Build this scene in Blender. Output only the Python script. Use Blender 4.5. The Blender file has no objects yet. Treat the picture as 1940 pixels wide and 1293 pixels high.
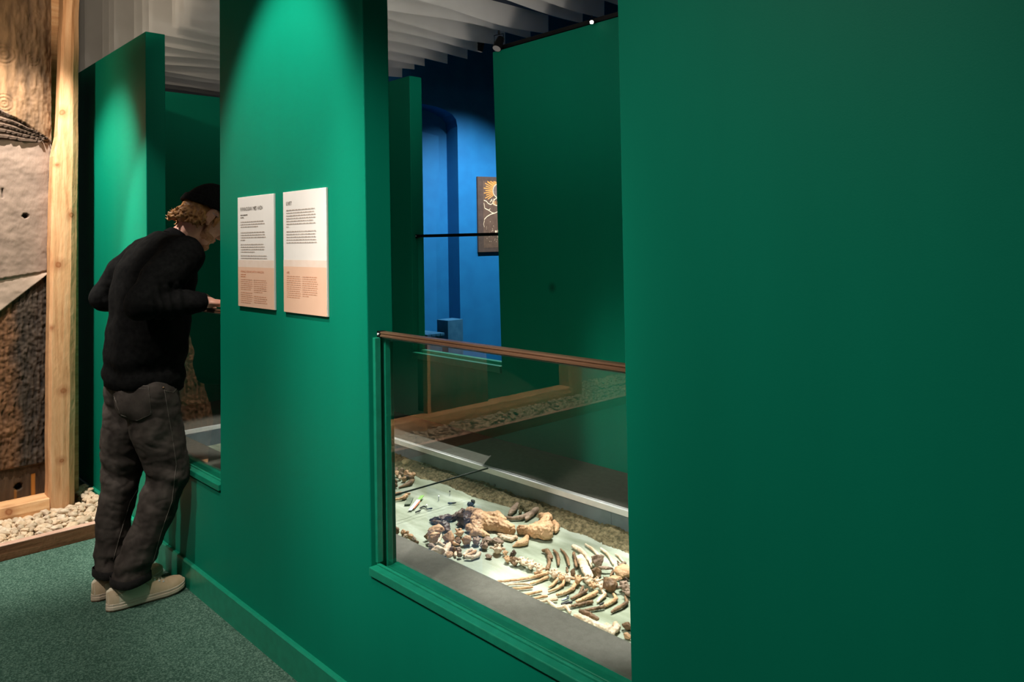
import bpy, bmesh, math, random
import numpy as np
from mathutils import Vector, Matrix, noise
from mathutils.bvhtree import BVHTree

random.seed(7)
S = bpy.context.scene
COL = S.collection

# ------------------------------------------------------------------ camera, world, light, exposure
F, CX, CY, CAMH = 1459.11, 970.0, 413.96, 1.40
RIGHT = Vector((0.68413555, 0.72915574, -0.01704292))
DOWN = Vector((-0.03122313, 0.00593364, -0.99949483))
FWD = Vector((-0.72868626, 0.68432207, 0.02682594))
CAM = Vector((0, 0, CAMH))
cd = bpy.data.cameras.new('camera')
cam = bpy.data.objects.new('camera', cd)
COL.objects.link(cam)
cd.sensor_width = 36.0
cd.lens = F / 1940 * 36.0
cd.shift_y = (CY - 646.5) / 1940
cd.clip_start = 0.02
mw = Matrix.Identity(4)
for i, a in enumerate((RIGHT, -DOWN, -FWD)):
    for j in range(3):
        mw[j][i] = a[j]
mw.translation = CAM
cam.matrix_world = mw
S.camera = cam

W = bpy.data.worlds.new('world')
S.world = W
W.use_nodes = True
W.node_tree.nodes['Background'].inputs[0].default_value = (0.80, 0.85, 1.0, 1)
W.node_tree.nodes['Background'].inputs[1].default_value = 0.03
S.view_settings.view_transform = 'Standard'
S.view_settings.look = 'None'
S.view_settings.exposure = 0.0
S.view_settings.gamma = 1.0
S.view_settings.use_curve_mapping = False


def spot(name, loc, aim, power, size, blend, color, radius=0.03):
    d = bpy.data.lights.new(name, 'SPOT')
    d.energy = power
    d.spot_size = math.radians(size)
    d.spot_blend = blend
    d.color = color
    d.shadow_soft_size = radius
    o = bpy.data.objects.new(name, d)
    COL.objects.link(o)
    o.location = loc
    o.rotation_euler = (Vector(aim) - Vector(loc)).to_track_quat('-Z', 'Y').to_euler()
    return o


def area(name, loc, aim, power, sx, sy, color):
    d = bpy.data.lights.new(name, 'AREA')
    d.shape = 'RECTANGLE'
    d.size, d.size_y, d.energy, d.color = sx, sy, power, color
    o = bpy.data.objects.new(name, d)
    COL.objects.link(o)
    o.location = loc
    o.rotation_euler = (Vector(aim) - Vector(loc)).to_track_quat('-Z', 'Y').to_euler()
    return o


WARM, NEUT, COOL = (1.0, 0.82, 0.62), (1.0, 0.93, 0.84), (0.86, 0.94, 1.0)
spot('sign_spot', (-2.15, 0.42, 2.95), (-2.42, 1.2, 1.55), 205, 46, 0.6, NEUT)
spot('timber_spot', (-3.77, 0.56, 3.0), (-4.66, 0.98, 0.55), 400, 57, 0.6, NEUT)
spot('trunk_spot', (-3.1, -0.15, 2.75), (-4.5, 0.62, 1.95), 110, 62, 0.9, WARM)
spot('floor_fill', (-2.9, -0.6, 3.0), (-3.6, 0.45, 0.0), 215, 58, 1.0, NEUT, 0.05)  # added fill light for the carpet and shoes, no lamp known there
spot('gravel_fill', (-3.2, -1.6, 3.0), (-4.35, -1.95, 0.2), 680, 78, 0.6, WARM)  # unseen light added so the gravel mirrored in the glass shows
spot('right_wall_spot', (-1.15, -0.7, 2.9), (-0.85, 1.2, 0.35), 135, 74, 1.0, NEUT)
spot('bay_spot', (-1.30, -0.35, 2.95), (-1.80, 2.0, 0.4), 250, 38, 0.8, NEUT, 0.10)
spot('far_bay_spot', (-3.66, 0.25, 2.95), (-3.70, 1.60, 0.35), 260, 32, 0.5, NEUT, 0.02)
for i, (x, tx, e) in enumerate(((-3.62, -4.20, 260), (-3.10, -2.95, 220), (-2.62, -2.45, 280), (-2.20, -1.98, 290), (-1.75, -1.55, 400))):
    spot('bone_spot', (x, 2.60, 2.40), (tx, 1.88, 0.24), e, 27, 0.45, (1.0, 0.95, 0.90), 0.012)
spot('blue_ledge_spot', (-3.92, 4.0, 2.84), (-2.95, 2.50, 0.35), 420, 34, 0.35, NEUT, 0.012)
spot('blue_print_spot', (-3.30, 4.25, 3.0), (-4.35, 4.40, 1.45), 95, 56, 1.0, (0.92, 0.96, 1.0))
spot('blue_niche_spot', (-3.55, 3.35, 2.9), (-4.75, 3.85, 0.9), 330, 66, 1.0, (0.92, 0.97, 1.0))
spot('gauze_fill', (-0.75, 2.05, 1.2), (-3.3, 2.2, 2.62), 115, 46, 0.8, NEUT, 0.25)  # added light hidden behind the right pier to brighten the gauze
spot('gauze_fill_high', (-0.75, 1.7, 2.0), (-3.6, 2.35, 2.95), 36, 36, 0.8, NEUT, 0.25)  # second added light, reaching the right ends of the gauze
area('case_fill', (-2.3, 1.6, 2.5), (-2.4, 2.72, 0.6), 3, 1.2, 0.2, NEUT)  # added area light lifting the rear wall of the display
spot('gauze_fill_left', (-2.5, 0.62, 2.45), (-5.2, 1.55, 3.0), 110, 30, 0.6, WARM, 0.1)  # light added to reach the left gauze ends past the post
area('room_fill', (-1.5, -1.2, 3.3), (-2.0, 0.6, 0), 11, 3.0, 2.0, NEUT)  # added soft area light for general room brightness, no real source


# ------------------------------------------------------------------ helpers
def at(px, py, axis, val):
    """the point where the sight line of a photo pixel meets a plane of the room"""
    d = RIGHT * ((px - CX) / F) + DOWN * ((py - CY) / F) + FWD
    return CAM + d * ((val - CAM[axis]) / d[axis])


def sight(px, py):
    return (RIGHT * ((px - CX) / F) + DOWN * ((py - CY) / F) + FWD).normalized()


WL = {}


def tag(o, label=None, cat=None, group=None, kind=None):
    if label: o['label'] = label
    if cat: o['category'] = cat
    if group: o['group'] = group
    if kind: o['kind'] = kind
    return o


def empty(name, loc, label, cat, group=None):
    o = bpy.data.objects.new(name, None)
    COL.objects.link(o)
    o.location = loc
    o.empty_display_size = 0.05
    WL[o.name] = Vector(loc)
    return tag(o, label, cat, group)


def link(name, me, mats, parent=None, origin=None, smooth=False):
    """me holds world coordinates; the object gets its origin at its base"""
    n = len(me.vertices)
    co = np.empty(n * 3)
    me.vertices.foreach_get('co', co)
    co = co.reshape(-1, 3)
    if origin is None:
        if parent is not None:
            origin = WL[parent.name]
        else:
            lo, hi = co.min(0), co.max(0)
            origin = ((lo[0] + hi[0]) / 2, (lo[1] + hi[1]) / 2, lo[2])
    origin = Vector(origin)
    co -= np.array(origin)
    me.vertices.foreach_set('co', co.ravel())
    if not isinstance(mats, (list, tuple)):
        mats = [mats]
    for m in mats:
        me.materials.append(m)
    if smooth:
        me.polygons.foreach_set('use_smooth', [True] * len(me.polygons))
    me.update()
    o = bpy.data.objects.new(name, me)
    COL.objects.link(o)
    if parent is not None:
        o.parent = parent
        o.location = origin - WL[parent.name]
    else:
        o.location = origin
    WL[o.name] = origin
    return o


class MB:
    def __init__(s):
        s.v, s.f, s.m = [], [], []

    def add(s, vs, fs, mi=0):
        b = len(s.v)
        s.v += [tuple(v) for v in vs]
        s.f += [tuple(i + b for i in f) for f in fs]
        s.m += [mi] * len(fs)
        return s

    def box(s, lo, hi, mi=0):
        x0, y0, z0 = lo
        x1, y1, z1 = hi
        return s.add([(x0, y0, z0), (x1, y0, z0), (x1, y1, z0), (x0, y1, z0), (x0, y0, z1), (x1, y0, z1), (x1, y1, z1), (x0, y1, z1)],
                     [(0, 3, 2, 1), (4, 5, 6, 7), (0, 1, 5, 4), (1, 2, 6, 5), (2, 3, 7, 6), (3, 0, 4, 7)], mi)

    def prism(s, poly, axis, a, b, mi=0):
        """poly: 2-D outline, extruded along axis from a to b"""
        n = len(poly)

        def p3(p, t):
            q = list(p)
            q.insert(axis, t)
            return q
        vs = [p3(p, a) for p in poly] + [p3(p, b) for p in poly]
        fs = [tuple(range(n)), tuple(range(2 * n - 1, n - 1, -1))]
        for i in range(n):
            j = (i + 1) % n
            fs.append((j, i, n + i, n + j))
        return s.add(vs, fs, mi)

    def tube(s, pts, rad, seg=10, mi=0, caps=True):
        pts = [Vector(p) for p in pts]
        if not isinstance(rad, (list, tuple)):
            rad = [rad] * len(pts)
        vs, fs = [], []
        up = Vector((0, 0, 1))
        for i, p in enumerate(pts):
            t = (pts[min(i + 1, len(pts) - 1)] - pts[max(i - 1, 0)]).normalized()
            a = t.cross(up)
            if a.length < 1e-3:
                a = t.cross(Vector((1, 0, 0)))
            a.normalize()
            b = t.cross(a)
            for k in range(seg):
                an = 2 * math.pi * k / seg
                vs.append(p + (a * math.cos(an) + b * math.sin(an)) * rad[i])
        for i in range(len(pts) - 1):
            for k in range(seg):
                l = (k + 1) % seg
                fs.append((i * seg + k, i * seg + l, (i + 1) * seg + l, (i + 1) * seg + k))
        if caps:
            fs.append(tuple(range(seg)))
            fs.append(tuple(reversed(range((len(pts) - 1) * seg, len(pts) * seg))))
        return s.add(vs, fs, mi)

    def loft(s, rings, mi=0, caps=True, closed=True):
        seg = len(rings[0])
        vs = [p for r in rings for p in r]
        fs = []
        for i in range(len(rings) - 1):
            for k in range(seg if closed else seg - 1):
                l = (k + 1) % seg
                fs.append((i * seg + k, i * seg + l, (i + 1) * seg + l, (i + 1) * seg + k))
        if caps:
            fs.append(tuple(reversed(range(seg))))
            fs.append(tuple(range((len(rings) - 1) * seg, len(rings) * seg)))
        return s.add(vs, fs, mi)

    def cap(s, p0, r0, p1, r1, seg=14):
        """tapered capsule"""
        p0, p1 = Vector(p0), Vector(p1)
        t = p1 - p0
        L = t.length
        t = t / L if L > 1e-6 else Vector((0, 0, 1))
        pts, rad = [], []
        for k in range(5):
            a = math.pi / 2 * (1 - k / 4 * 0.98)
            pts.append(p0 - t * r0 * math.sin(a)); rad.append(max(1e-4, r0 * math.cos(a)))
        for k in range(5):
            a = math.pi / 2 * (k / 4 * 0.98 + 0.02)
            pts.append(p1 + t * r1 * math.sin(a)); rad.append(max(1e-4, r1 * math.cos(a)))
        a = t.cross(Vector((0, 0, 1)))
        if a.length < 1e-3:
            a = Vector((1, 0, 0))
        a.normalize()
        b = t.cross(a)
        rings = [[p + (a * math.cos(2 * math.pi * k / seg) + b * math.sin(2 * math.pi * k / seg)) * r for k in range(seg)] for p, r in zip(pts, rad)]
        return s.loft(rings)

    def ell(s, c, r, ax=None, seg=18, rings=12):
        """ellipsoid; ax: three axis vectors"""
        c = Vector(c)
        ax = ax or (Vector((1, 0, 0)), Vector((0, 1, 0)), Vector((0, 0, 1)))
        R = []
        for i in range(rings + 1):
            th = math.pi * (0.004 + 0.992 * i / rings)
            R.append([c + ax[0] * (r[0] * math.sin(th) * math.cos(2 * math.pi * k / seg)) + ax[1] * (r[1] * math.sin(th) * math.sin(2 * math.pi * k / seg))
                      - ax[2] * (r[2] * math.cos(th)) for k in range(seg)])
        return s.loft(R)

    def mesh(s, name):
        me = bpy.data.meshes.new(name)
        me.from_pydata(s.v, [], s.f)
        if any(s.m):
            me.polygons.foreach_set('material_index', s.m)
        me.validate()
        return me

    def obj(s, name, mats, parent=None, smooth=False, origin=None, bevel=0, fix=True):
        me = s.mesh(name)
        if fix:
            bm = bmesh.new()
            bm.from_mesh(me)
            bmesh.ops.recalc_face_normals(bm, faces=bm.faces)
            bm.to_mesh(me)
            bm.free()
        o = link(name, me, mats, parent, origin, smooth)
        if bevel:
            m = o.modifiers.new('bevel', 'BEVEL')
            m.width, m.segments, m.limit_method, m.angle_limit = bevel, 2, 'ANGLE', 0.6
        return o


def solid(name, mb, voxel, mats, parent=None, smooth_it=4, disp=None, decimate=None, origin=None):
    """fuse overlapping primitives into one closed surface"""
    me = mb.mesh(name)
    bm = bmesh.new()
    bm.from_mesh(me)
    bmesh.ops.recalc_face_normals(bm, faces=bm.faces)
    bm.to_mesh(me)
    bm.free()
    t = bpy.data.objects.new('temporary', me)
    COL.objects.link(t)
    m = t.modifiers.new('r', 'REMESH')
    m.mode, m.voxel_size = 'VOXEL', voxel
    if smooth_it:
        m = t.modifiers.new('s', 'SMOOTH')
        m.factor, m.iterations = 0.5, smooth_it
    dg = bpy.context.evaluated_depsgraph_get()
    out = bpy.data.meshes.new_from_object(t.evaluated_get(dg))
    bpy.data.objects.remove(t)
    bpy.data.meshes.remove(me)
    out.name = name
    out.materials.clear()
    if disp:
        n = len(out.vertices)
        for v, nn in zip(out.vertices, [v.normal.copy() for v in out.vertices]):
            v.co += nn * disp(v.co, nn)
    if decimate:
        t = bpy.data.objects.new('temporary', out)
        COL.objects.link(t)
        m = t.modifiers.new('d', 'DECIMATE')
        m.ratio = decimate
        dg = bpy.context.evaluated_depsgraph_get()
        o2 = bpy.data.meshes.new_from_object(t.evaluated_get(dg))
        bpy.data.objects.remove(t)
        bpy.data.meshes.remove(out)
        out = o2
        out.name = name
    return link(name, out, mats, parent, origin, smooth=True)


def fbm(p, scale, oct=3, off=0.0):
    return noise.fractal(Vector((p[0] * scale + off, p[1] * scale + off * 1.3, p[2] * scale - off)), 1.0, 2.0, oct)


# ------------------------------------------------------------------ materials
class N:
    def __init__(s, name):
        s.mat = bpy.data.materials.new(name)
        s.mat.use_nodes = True
        s.t = s.mat.node_tree
        s.t.nodes.clear()
        s.out = s.n('ShaderNodeOutputMaterial')

    def n(s, typ, **kw):
        x = s.t.nodes.new(typ)
        for k, v in kw.items():
            if k in x.inputs:
                if isinstance(v, bpy.types.NodeSocket):
                    s.t.links.new(v, x.inputs[k])
                else:
                    x.inputs[k].default_value = v
            else:
                setattr(x, k, v)
        return x

    def l(s, a, b):
        s.t.links.new(a, b)

    def coord(s, scale=(1, 1, 1), kind='Object'):
        tc = s.n('ShaderNodeTexCoord')
        mp = s.n('ShaderNodeMapping')
        s.l(tc.outputs[kind], mp.inputs[0])
        mp.inputs['Scale'].default_value = scale
        return mp.outputs[0]

    def noise(s, vec, scale, detail=4, rough=0.55):
        x = s.n('ShaderNodeTexNoise', Scale=scale, Detail=detail, Roughness=rough)
        s.l(vec, x.inputs['Vector'])
        return x.outputs['Fac']

    def ramp(s, fac, stops):
        r = s.n('ShaderNodeValToRGB')
        e = r.color_ramp.elements
        while len(e) < len(stops):
            e.new(0.5)
        for el, (p, c) in zip(e, stops):
            el.position = p
            el.color = (*c, 1)
        s.l(fac, r.inputs[0])
        return r.outputs[0]

    def mix(s, fac, a, b, mode='MIX'):
        x = s.n('ShaderNodeMix', data_type='RGBA', blend_type=mode)
        for v, sk in ((fac, x.inputs[0]), (a, x.inputs[6]), (b, x.inputs[7])):
            if isinstance(v, bpy.types.NodeSocket):
                s.l(v, sk)
            elif isinstance(v, (int, float)):
                sk.default_value = v
            else:
                sk.default_value = (*v, 1)
        return x.outputs[2]

    def math(s, op, a, b=0.0, c=0.0):
        x = s.n('ShaderNodeMath', operation=op)
        for v, sk in zip((a, b, c), x.inputs):
            if isinstance(v, bpy.types.NodeSocket):
                s.l(v, sk)
            else:
                sk.default_value = v
        return x.outputs[0]

    def bump(s, h, strength, dist=0.002):
        b = s.n('ShaderNodeBump', Strength=strength, Distance=dist)
        s.l(h, b.inputs['Height'])
        return b.outputs[0]

    def bsdf(s, color, rough=0.5, spec=0.4, metal=0.0, normal=None, **kw):
        b = s.n('ShaderNodeBsdfPrincipled')
        for k, v in (('Base Color', color), ('Roughness', rough), ('Specular IOR Level', spec), ('Metallic', metal)):
            if isinstance(v, bpy.types.NodeSocket):
                s.l(v, b.inputs[k])
            elif isinstance(v, (int, float)):
                b.inputs[k].default_value = v
            else:
                b.inputs[k].default_value = (*v, 1)
        for k, v in kw.items():
            b.inputs[k.replace('_', ' ')].default_value = v
        if normal is not None:
            s.l(normal, b.inputs['Normal'])
        s.l(b.outputs[0], s.out.inputs[0])
        return b


def noisy(name, c1, c2, scale, rough=0.6, bump=0.2, bscale=None, detail=5, stretch=(1, 1, 1), spec=0.35, dist=0.002, lo=0.35, hi=0.65, metal=0.0, kind='Object', **kw):
    m = N(name)
    v = m.coord(stretch, kind)
    f = m.noise(v, scale, detail)
    c = m.ramp(f, [(lo, c1), (hi, c2)])
    nb = m.bump(m.noise(v, bscale or scale * 2, 4), bump, dist) if bump else None
    m.bsdf(c, rough, spec, metal, nb, **kw)
    return m.mat


def green_paint(name, dark_spot=None):
    m = N(name)
    v = m.coord((1, 1, 0.12))
    f = m.noise(v, 9, 5)
    c = m.ramp(f, [(0.3, (0.0010, 0.194, 0.115)), (0.7, (0.0011, 0.204, 0.121))])
    if dark_spot:
        g = m.n('ShaderNodeNewGeometry')
        d = m.n('ShaderNodeVectorMath', operation='DISTANCE')
        m.l(g.outputs['Position'], d.inputs[0])
        d.inputs[1].default_value = dark_spot
        r = m.ramp(d.outputs['Value'], [(0.006, (1, 1, 1)), (0.034, (0, 0, 0))])
        c = m.mix(m.math('MULTIPLY', r, 0.6), c, (0.002, 0.02, 0.014))  # small dark round spot fading outward from its centre
    fine = m.noise(m.coord((1, 1, 1)), 420, 2)
    m.bsdf(c, 0.50, 0.09, 0, m.bump(fine, 0.10, 0.001))
    return m.mat


M = {}
M['green'] = green_paint('green_paint')
M['green_back'] = green_paint('green_paint_with_dark_spot', (-2.623, 2.725, 1.159))
M['green_trim'] = noisy('green_gloss_trim', (0.006, 0.20, 0.115), (0.008, 0.24, 0.14), 30, 0.32, 0.06, 300, spec=0.5)
M['blue'] = noisy('blue_paint', (0.004, 0.125, 0.33), (0.005, 0.145, 0.37), 8, 0.55, 0.05, 200)
M['blue_dark'] = noisy('blue_plinth_paint', (0.03, 0.15, 0.30), (0.05, 0.20, 0.37), 20, 0.5, 0.08, 90)
M['black'] = noisy('black_metal', (0.003, 0.003, 0.0035), (0.006, 0.006, 0.0065), 60, 0.5, 0.05, spec=0.2)
M['ceil'] = noisy('black_ceiling', (0.004, 0.004, 0.006), (0.007, 0.007, 0.009), 10, 0.9, 0)
M['ledge'] = noisy('grey_brown_board', (0.088, 0.085, 0.069), (0.108, 0.104, 0.086), 40, 0.6, 0.08, 300, spec=0.25)
M['pitwall'] = noisy('slate_grey_lining', (0.13, 0.165, 0.185), (0.19, 0.235, 0.26), 9, 0.5, 0.15, 60)
M['white_metal'] = noisy('white_metal_rim', (0.80, 0.82, 0.82), (0.88, 0.89, 0.88), 40, 0.3, 0.02, metal=0.1)
M['bronze'] = noisy('brown_bronze_cap', (0.20, 0.105, 0.06), (0.33, 0.19, 0.115), 14, 0.33, 0.08, 120, stretch=(0.15, 1, 1), metal=0.65)
M['rubber'] = noisy('black_rubber', (0.006, 0.008, 0.007), (0.01, 0.012, 0.011), 60, 0.6, 0)


def carpet():
    m = N('green_loop_carpet')
    v = m.coord()
    f = m.noise(v, 170, 3, 0.7)
    c = m.ramp(f, [(0.34, (0.018, 0.052, 0.036)), (0.50, (0.060, 0.125, 0.092)), (0.66, (0.17, 0.27, 0.21))])
    big = m.noise(v, 1.4, 3)
    c = m.mix(m.math('MULTIPLY', big, 0.30), c, (0.03, 0.075, 0.055))
    h = m.noise(v, 330, 2, 0.7)
    m.bsdf(c, 0.95, 0.1, 0, m.bump(h, 0.7, 0.004))
    return m.mat


M['carpet'] = carpet()


def glass(name, tint, refl=1.55):
    m = N(name)
    tr = m.n('ShaderNodeBsdfTransparent', Color=(*tint, 1))
    gl = m.n('ShaderNodeBsdfGlossy', Color=(1, 1, 1, 1), Roughness=0.004)
    fr = m.n('ShaderNodeFresnel', IOR=1.52)
    ge = m.n('ShaderNodeNewGeometry')
    front = m.math('SUBTRACT', 1.0, ge.outputs['Backfacing'])
    fac = m.math('MULTIPLY', m.math('MULTIPLY', fr.outputs[0], refl), front)
    fac = m.math('MINIMUM', fac, 1.0)
    mx = m.n('ShaderNodeMixShader')
    m.l(fac, mx.inputs[0]); m.l(tr.outputs[0], mx.inputs[1]); m.l(gl.outputs[0], mx.inputs[2])
    m.l(mx.outputs[0], m.out.inputs[0])
    return m.mat


M['glass'] = glass('clear_glass', (0.965, 0.985, 0.975))
M['glass_ar'] = glass('low_reflection_glass', (0.985, 0.99, 0.985), 0.5)
M['glass_edge'] = noisy('polished_glass_edge', (0.35, 0.50, 0.43), (0.45, 0.60, 0.52), 40, 0.15, 0, spec=0.6)


def fabric_sheet():
    m = N('white_gauze')
    v = m.coord((1, 1, 1))
    f = m.noise(v, 3.0, 4)
    c = m.ramp(f, [(0.3, (0.62, 0.60, 0.57)), (0.7, (0.74, 0.72, 0.69))])
    d = m.n('ShaderNodeBsdfDiffuse'); t = m.n('ShaderNodeBsdfTranslucent')
    m.l(c, d.inputs[0]); m.l(c, t.inputs[0])
    mx = m.n('ShaderNodeMixShader'); mx.inputs[0].default_value = 0.38
    m.l(d.outputs[0], mx.inputs[1]); m.l(t.outputs[0], mx.inputs[2])
    tr = m.n('ShaderNodeBsdfTransparent')
    m2 = m.n('ShaderNodeMixShader'); m2.inputs[0].default_value = 0.30
    m.l(mx.outputs[0], m2.inputs[1]); m.l(tr.outputs[0], m2.inputs[2])
    m.l(m2.outputs[0], m.out.inputs[0])
    return m.mat


M['gauze'] = fabric_sheet()


def pine(name, axis, knots, base=((0.40, 0.175, 0.068), (0.57, 0.30, 0.14), (0.66, 0.40, 0.22))):
    """fresh timber; grain runs along axis; knots at world positions"""
    m = N(name)
    g = m.n('ShaderNodeNewGeometry')
    mp = m.n('ShaderNodeMapping')
    m.l(g.outputs['Position'], mp.inputs[0])
    sc = [1.0, 1.0, 1.0]
    sc[axis] = 0.10
    mp.inputs['Scale'].default_value = sc
    v = mp.outputs[0]
    d = m.n('ShaderNodeTexNoise', Scale=5.0, Detail=3.0)
    m.l(v, d.inputs['Vector'])
    mixv = m.n('ShaderNodeMix', data_type='VECTOR')
    m.l(v, mixv.inputs[4]); m.l(d.outputs['Color'], mixv.inputs[5]); mixv.inputs[0].default_value = 0.10
    f = m.noise(mixv.outputs[1], 48, 6, 0.6)
    c = m.ramp(f, [(0.32, base[0]), (0.5, base[1]), (0.7, base[2])])
    big = m.noise(v, 6, 3)
    c = m.mix(m.math('MULTIPLY', big, 0.35), c, base[2])
    kh = None
    for k, r in knots:
        dist = m.n('ShaderNodeVectorMath', operation='DISTANCE')
        nz = m.n('ShaderNodeTexNoise', Scale=25.0, Detail=2.0)
        m.l(g.outputs['Position'], nz.inputs['Vector'])
        wob = m.n('ShaderNodeVectorMath', operation='MULTIPLY_ADD')
        m.l(nz.outputs['Color'], wob.inputs[0]); wob.inputs[1].default_value = (0.012,) * 3
        m.l(g.outputs['Position'], wob.inputs[2])
        m.l(wob.outputs[0], dist.inputs[0]); dist.inputs[1].default_value = [a + 0.006 for a in k]
        rr = m.ramp(dist.outputs['Value'], [(r * 0.3, (0.72, 0.72, 0.72)), (r * 0.62, (0.97, 0.97, 0.97)), (r * 0.85, (0.5, 0.5, 0.5)), (r * 2.6, (0, 0, 0))])
        c = m.mix(rr, c, (0.27, 0.085, 0.028))
    hatch = m.noise(m.coord((1, 6, 2)), 14, 3)
    m.bsdf(c, 0.62, 0.25, 0, m.bump(m.math('ADD', f, hatch), 0.5, 0.004))
    return m.mat


KN = [(at(117, 213, 0, -4.42), 0.018), (at(137, 408, 0, -4.42), 0.018), (at(110, 502, 0, -4.42), 0.018), (at(120, 741, 0, -4.42), 0.016), (at(116, 873, 0, -4.42), 0.012), (at(97, 622, 0, -4.42), 0.010), (at(108, 313, 0, -4.42), 0.008)]
M['pine_post'] = pine('hewn_pine_post', 2, KN)
M['pine_beam'] = pine('hewn_pine_beam', 1, [(at(16, 971, 0, -4.42), 0.020)], ((0.50, 0.22, 0.085), (0.66, 0.35, 0.155), (0.76, 0.47, 0.25)))
M['border'] = pine('brown_stained_edging', 1, [], ((0.105, 0.040, 0.016), (0.175, 0.075, 0.034), (0.23, 0.11, 0.055)))
M['border_top'] = noisy('pale_edging_top', (0.50, 0.30, 0.22), (0.62, 0.40, 0.30), 20, 0.6, 0.1)
def pebble_mat():
    m = N('cream_limestone_pebble')
    f = m.noise(m.coord(), 45, 5)
    c = m.ramp(f, [(0.34, (0.50, 0.38, 0.265)), (0.64, (0.72, 0.61, 0.48))])
    oi = m.n('ShaderNodeObjectInfo')
    tone = m.ramp(oi.outputs['Random'], [(0.0, (0.70, 0.66, 0.60)), (0.35, (0.98, 0.95, 0.90)), (0.7, (1.0, 0.90, 0.78)), (1.0, (1.0, 1.0, 1.0))])
    c = m.mix(1.0, c, tone, 'MULTIPLY')
    m.bsdf(c, 0.78, 0.2, 0, m.bump(m.noise(m.coord(), 120, 4), 0.5, 0.003))
    return m.mat


M['pebble'] = pebble_mat()


def vcol(name, rough, bump, bscale):
    m = N(name)
    a = m.n('ShaderNodeAttribute', attribute_name='Col')
    v = m.coord((1, 1, 0.35))
    f = m.noise(v, 70, 5)
    c = m.mix(m.math('MULTIPLY', f, 0.9), a.outputs['Color'], (0.5, 0.5, 0.5), 'OVERLAY')
    m.bsdf(c, rough, 0.25, 0, m.bump(m.noise(v, bscale, 5), bump, 0.004))
    return m.mat


M['trunk'] = vcol('weathered_trunk', 0.75, 0.5, 120)


def sand():
    m = N('pale_bed_sand')
    v = m.coord((0.35, 1.3, 1))
    f = m.noise(v, 7, 5, 0.6)
    c = m.ramp(f, [(0.36, (0.20, 0.225, 0.155)), (0.50, (0.31, 0.345, 0.265)), (0.64, (0.43, 0.47, 0.395))])  # streaks of light and shade on the sand put into its colour
    h = m.noise(m.coord(), 90, 5)
    m.bsdf(c, 0.8, 0.2, 0, m.bump(h, 0.25, 0.003))
    return m.mat


M['bed'] = sand()
M['grit'] = noisy('brown_earth_grit', (0.075, 0.060, 0.028), (0.25, 0.20, 0.11), 60, 0.95, 0.9, 150, dist=0.006)
M['bone'] = noisy('tan_bone', (0.36, 0.185, 0.085), (0.70, 0.44, 0.25), 14, 0.55, 1.0, 80, dist=0.004, lo=0.3, hi=0.62)
M['bone_pale'] = noisy('pale_bone', (0.48, 0.29, 0.165), (0.85, 0.68, 0.51), 14, 0.55, 1.0, 80, dist=0.004, lo=0.3, hi=0.6)
M['bone_brown'] = noisy('brown_bone', (0.085, 0.046, 0.024), (0.27, 0.155, 0.08), 20, 0.55, 1.0, 80, dist=0.004)
M['bone_dark'] = noisy('dark_brown_bone', (0.028, 0.018, 0.014), (0.13, 0.075, 0.05), 22, 0.42, 0.6, 60)
M['bone_grey'] = noisy('grey_brown_bone', (0.17, 0.11, 0.078), (0.42, 0.30, 0.22), 22, 0.7, 1.0, 80, dist=0.004)
M['iron'] = noisy('dark_corroded_iron', (0.012, 0.013, 0.015), (0.05, 0.05, 0.055), 40, 0.5, 0.5, 90)
M['steel'] = noisy('bluish_steel', (0.20, 0.23, 0.30), (0.42, 0.46, 0.55), 40, 0.3, 0.3, metal=0.7)
M['painted_reflection'] = noisy('grey_green_reflection', (0.10, 0.13, 0.09), (0.16, 0.19, 0.14), 30, 0.6, 0.3)
M['pin_white'] = noisy('white_pin', (0.7, 0.7, 0.78), (0.85, 0.85, 0.9), 30, 0.3, 0)
M['leaf_green'] = noisy('bright_green_tag', (0.18, 0.38, 0.09), (0.30, 0.52, 0.16), 40, 0.4, 0.05)
M['orange'] = noisy('orange_tag', (0.50, 0.13, 0.05), (0.60, 0.20, 0.10), 40, 0.4, 0.05)
M['stone'] = noisy('ochre_pebble', (0.30, 0.23, 0.11), (0.55, 0.44, 0.26), 20, 0.8, 0.4)

# ------------------------------------------------------------------ setting: floor, walls, ceiling
YA, YA2, TOP = 1.205, 1.293, 2.397
YB, YB2 = 2.725, 2.815
fl = MB()
fl.box((-9, -6, -0.05), (5, 9, 0))
tag(fl.obj('floor', M['carpet']), 'dark green speckled loop carpet floor', kind='structure')
tag(MB().box((-9, -6, 3.6), (5, 9, 3.65)).obj('ceiling', M['ceil']), 'black ceiling above the hanging fabric', kind='structure')

wf = MB()
wf.prism([(-8, 0), (2.6, 0), (2.6, 2.75), (-0.964, 2.75), (-0.966, 0.45), (-1.89, 0.45), (-1.902, TOP), (-2.911, TOP), (-2.932, 0.45), (-3.752, 0.45), (-3.755, TOP), (-8, TOP)], 1, YA, YA2)
tag(wf.obj('wall_front', M['green'], bevel=0.003), 'emerald green partition wall with two open viewing bays', kind='structure')
bb = MB().prism([(YA, 0.0), (YA, 0.105), (YA - 0.010, 0.105), (YA - 0.015, 0.100), (YA - 0.015, 0.0)], 0, -8, 2.6)
tag(bb.obj('baseboard_front', M['green_trim']), 'low green baseboard along the front wall', kind='structure')
wb = MB()
wb.prism([(-8, 0), (2.0, 0), (2.0, TOP), (-3.031, TOP), (-3.0, 0.70), (-3.784, 0.70), (-3.784, TOP), (-8, TOP)], 1, YB, YB2)
tag(wb.obj('wall_back', M['green_back'], bevel=0.003), 'dark green rear wall of the display with an opening to the blue room', kind='structure')
tag(MB().box((-5.24, YA2, 0), (-5.15, YB, TOP)).obj('wall_end', M['green'], bevel=0.003), 'dark green end wall closing the display case', kind='structure')


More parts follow.
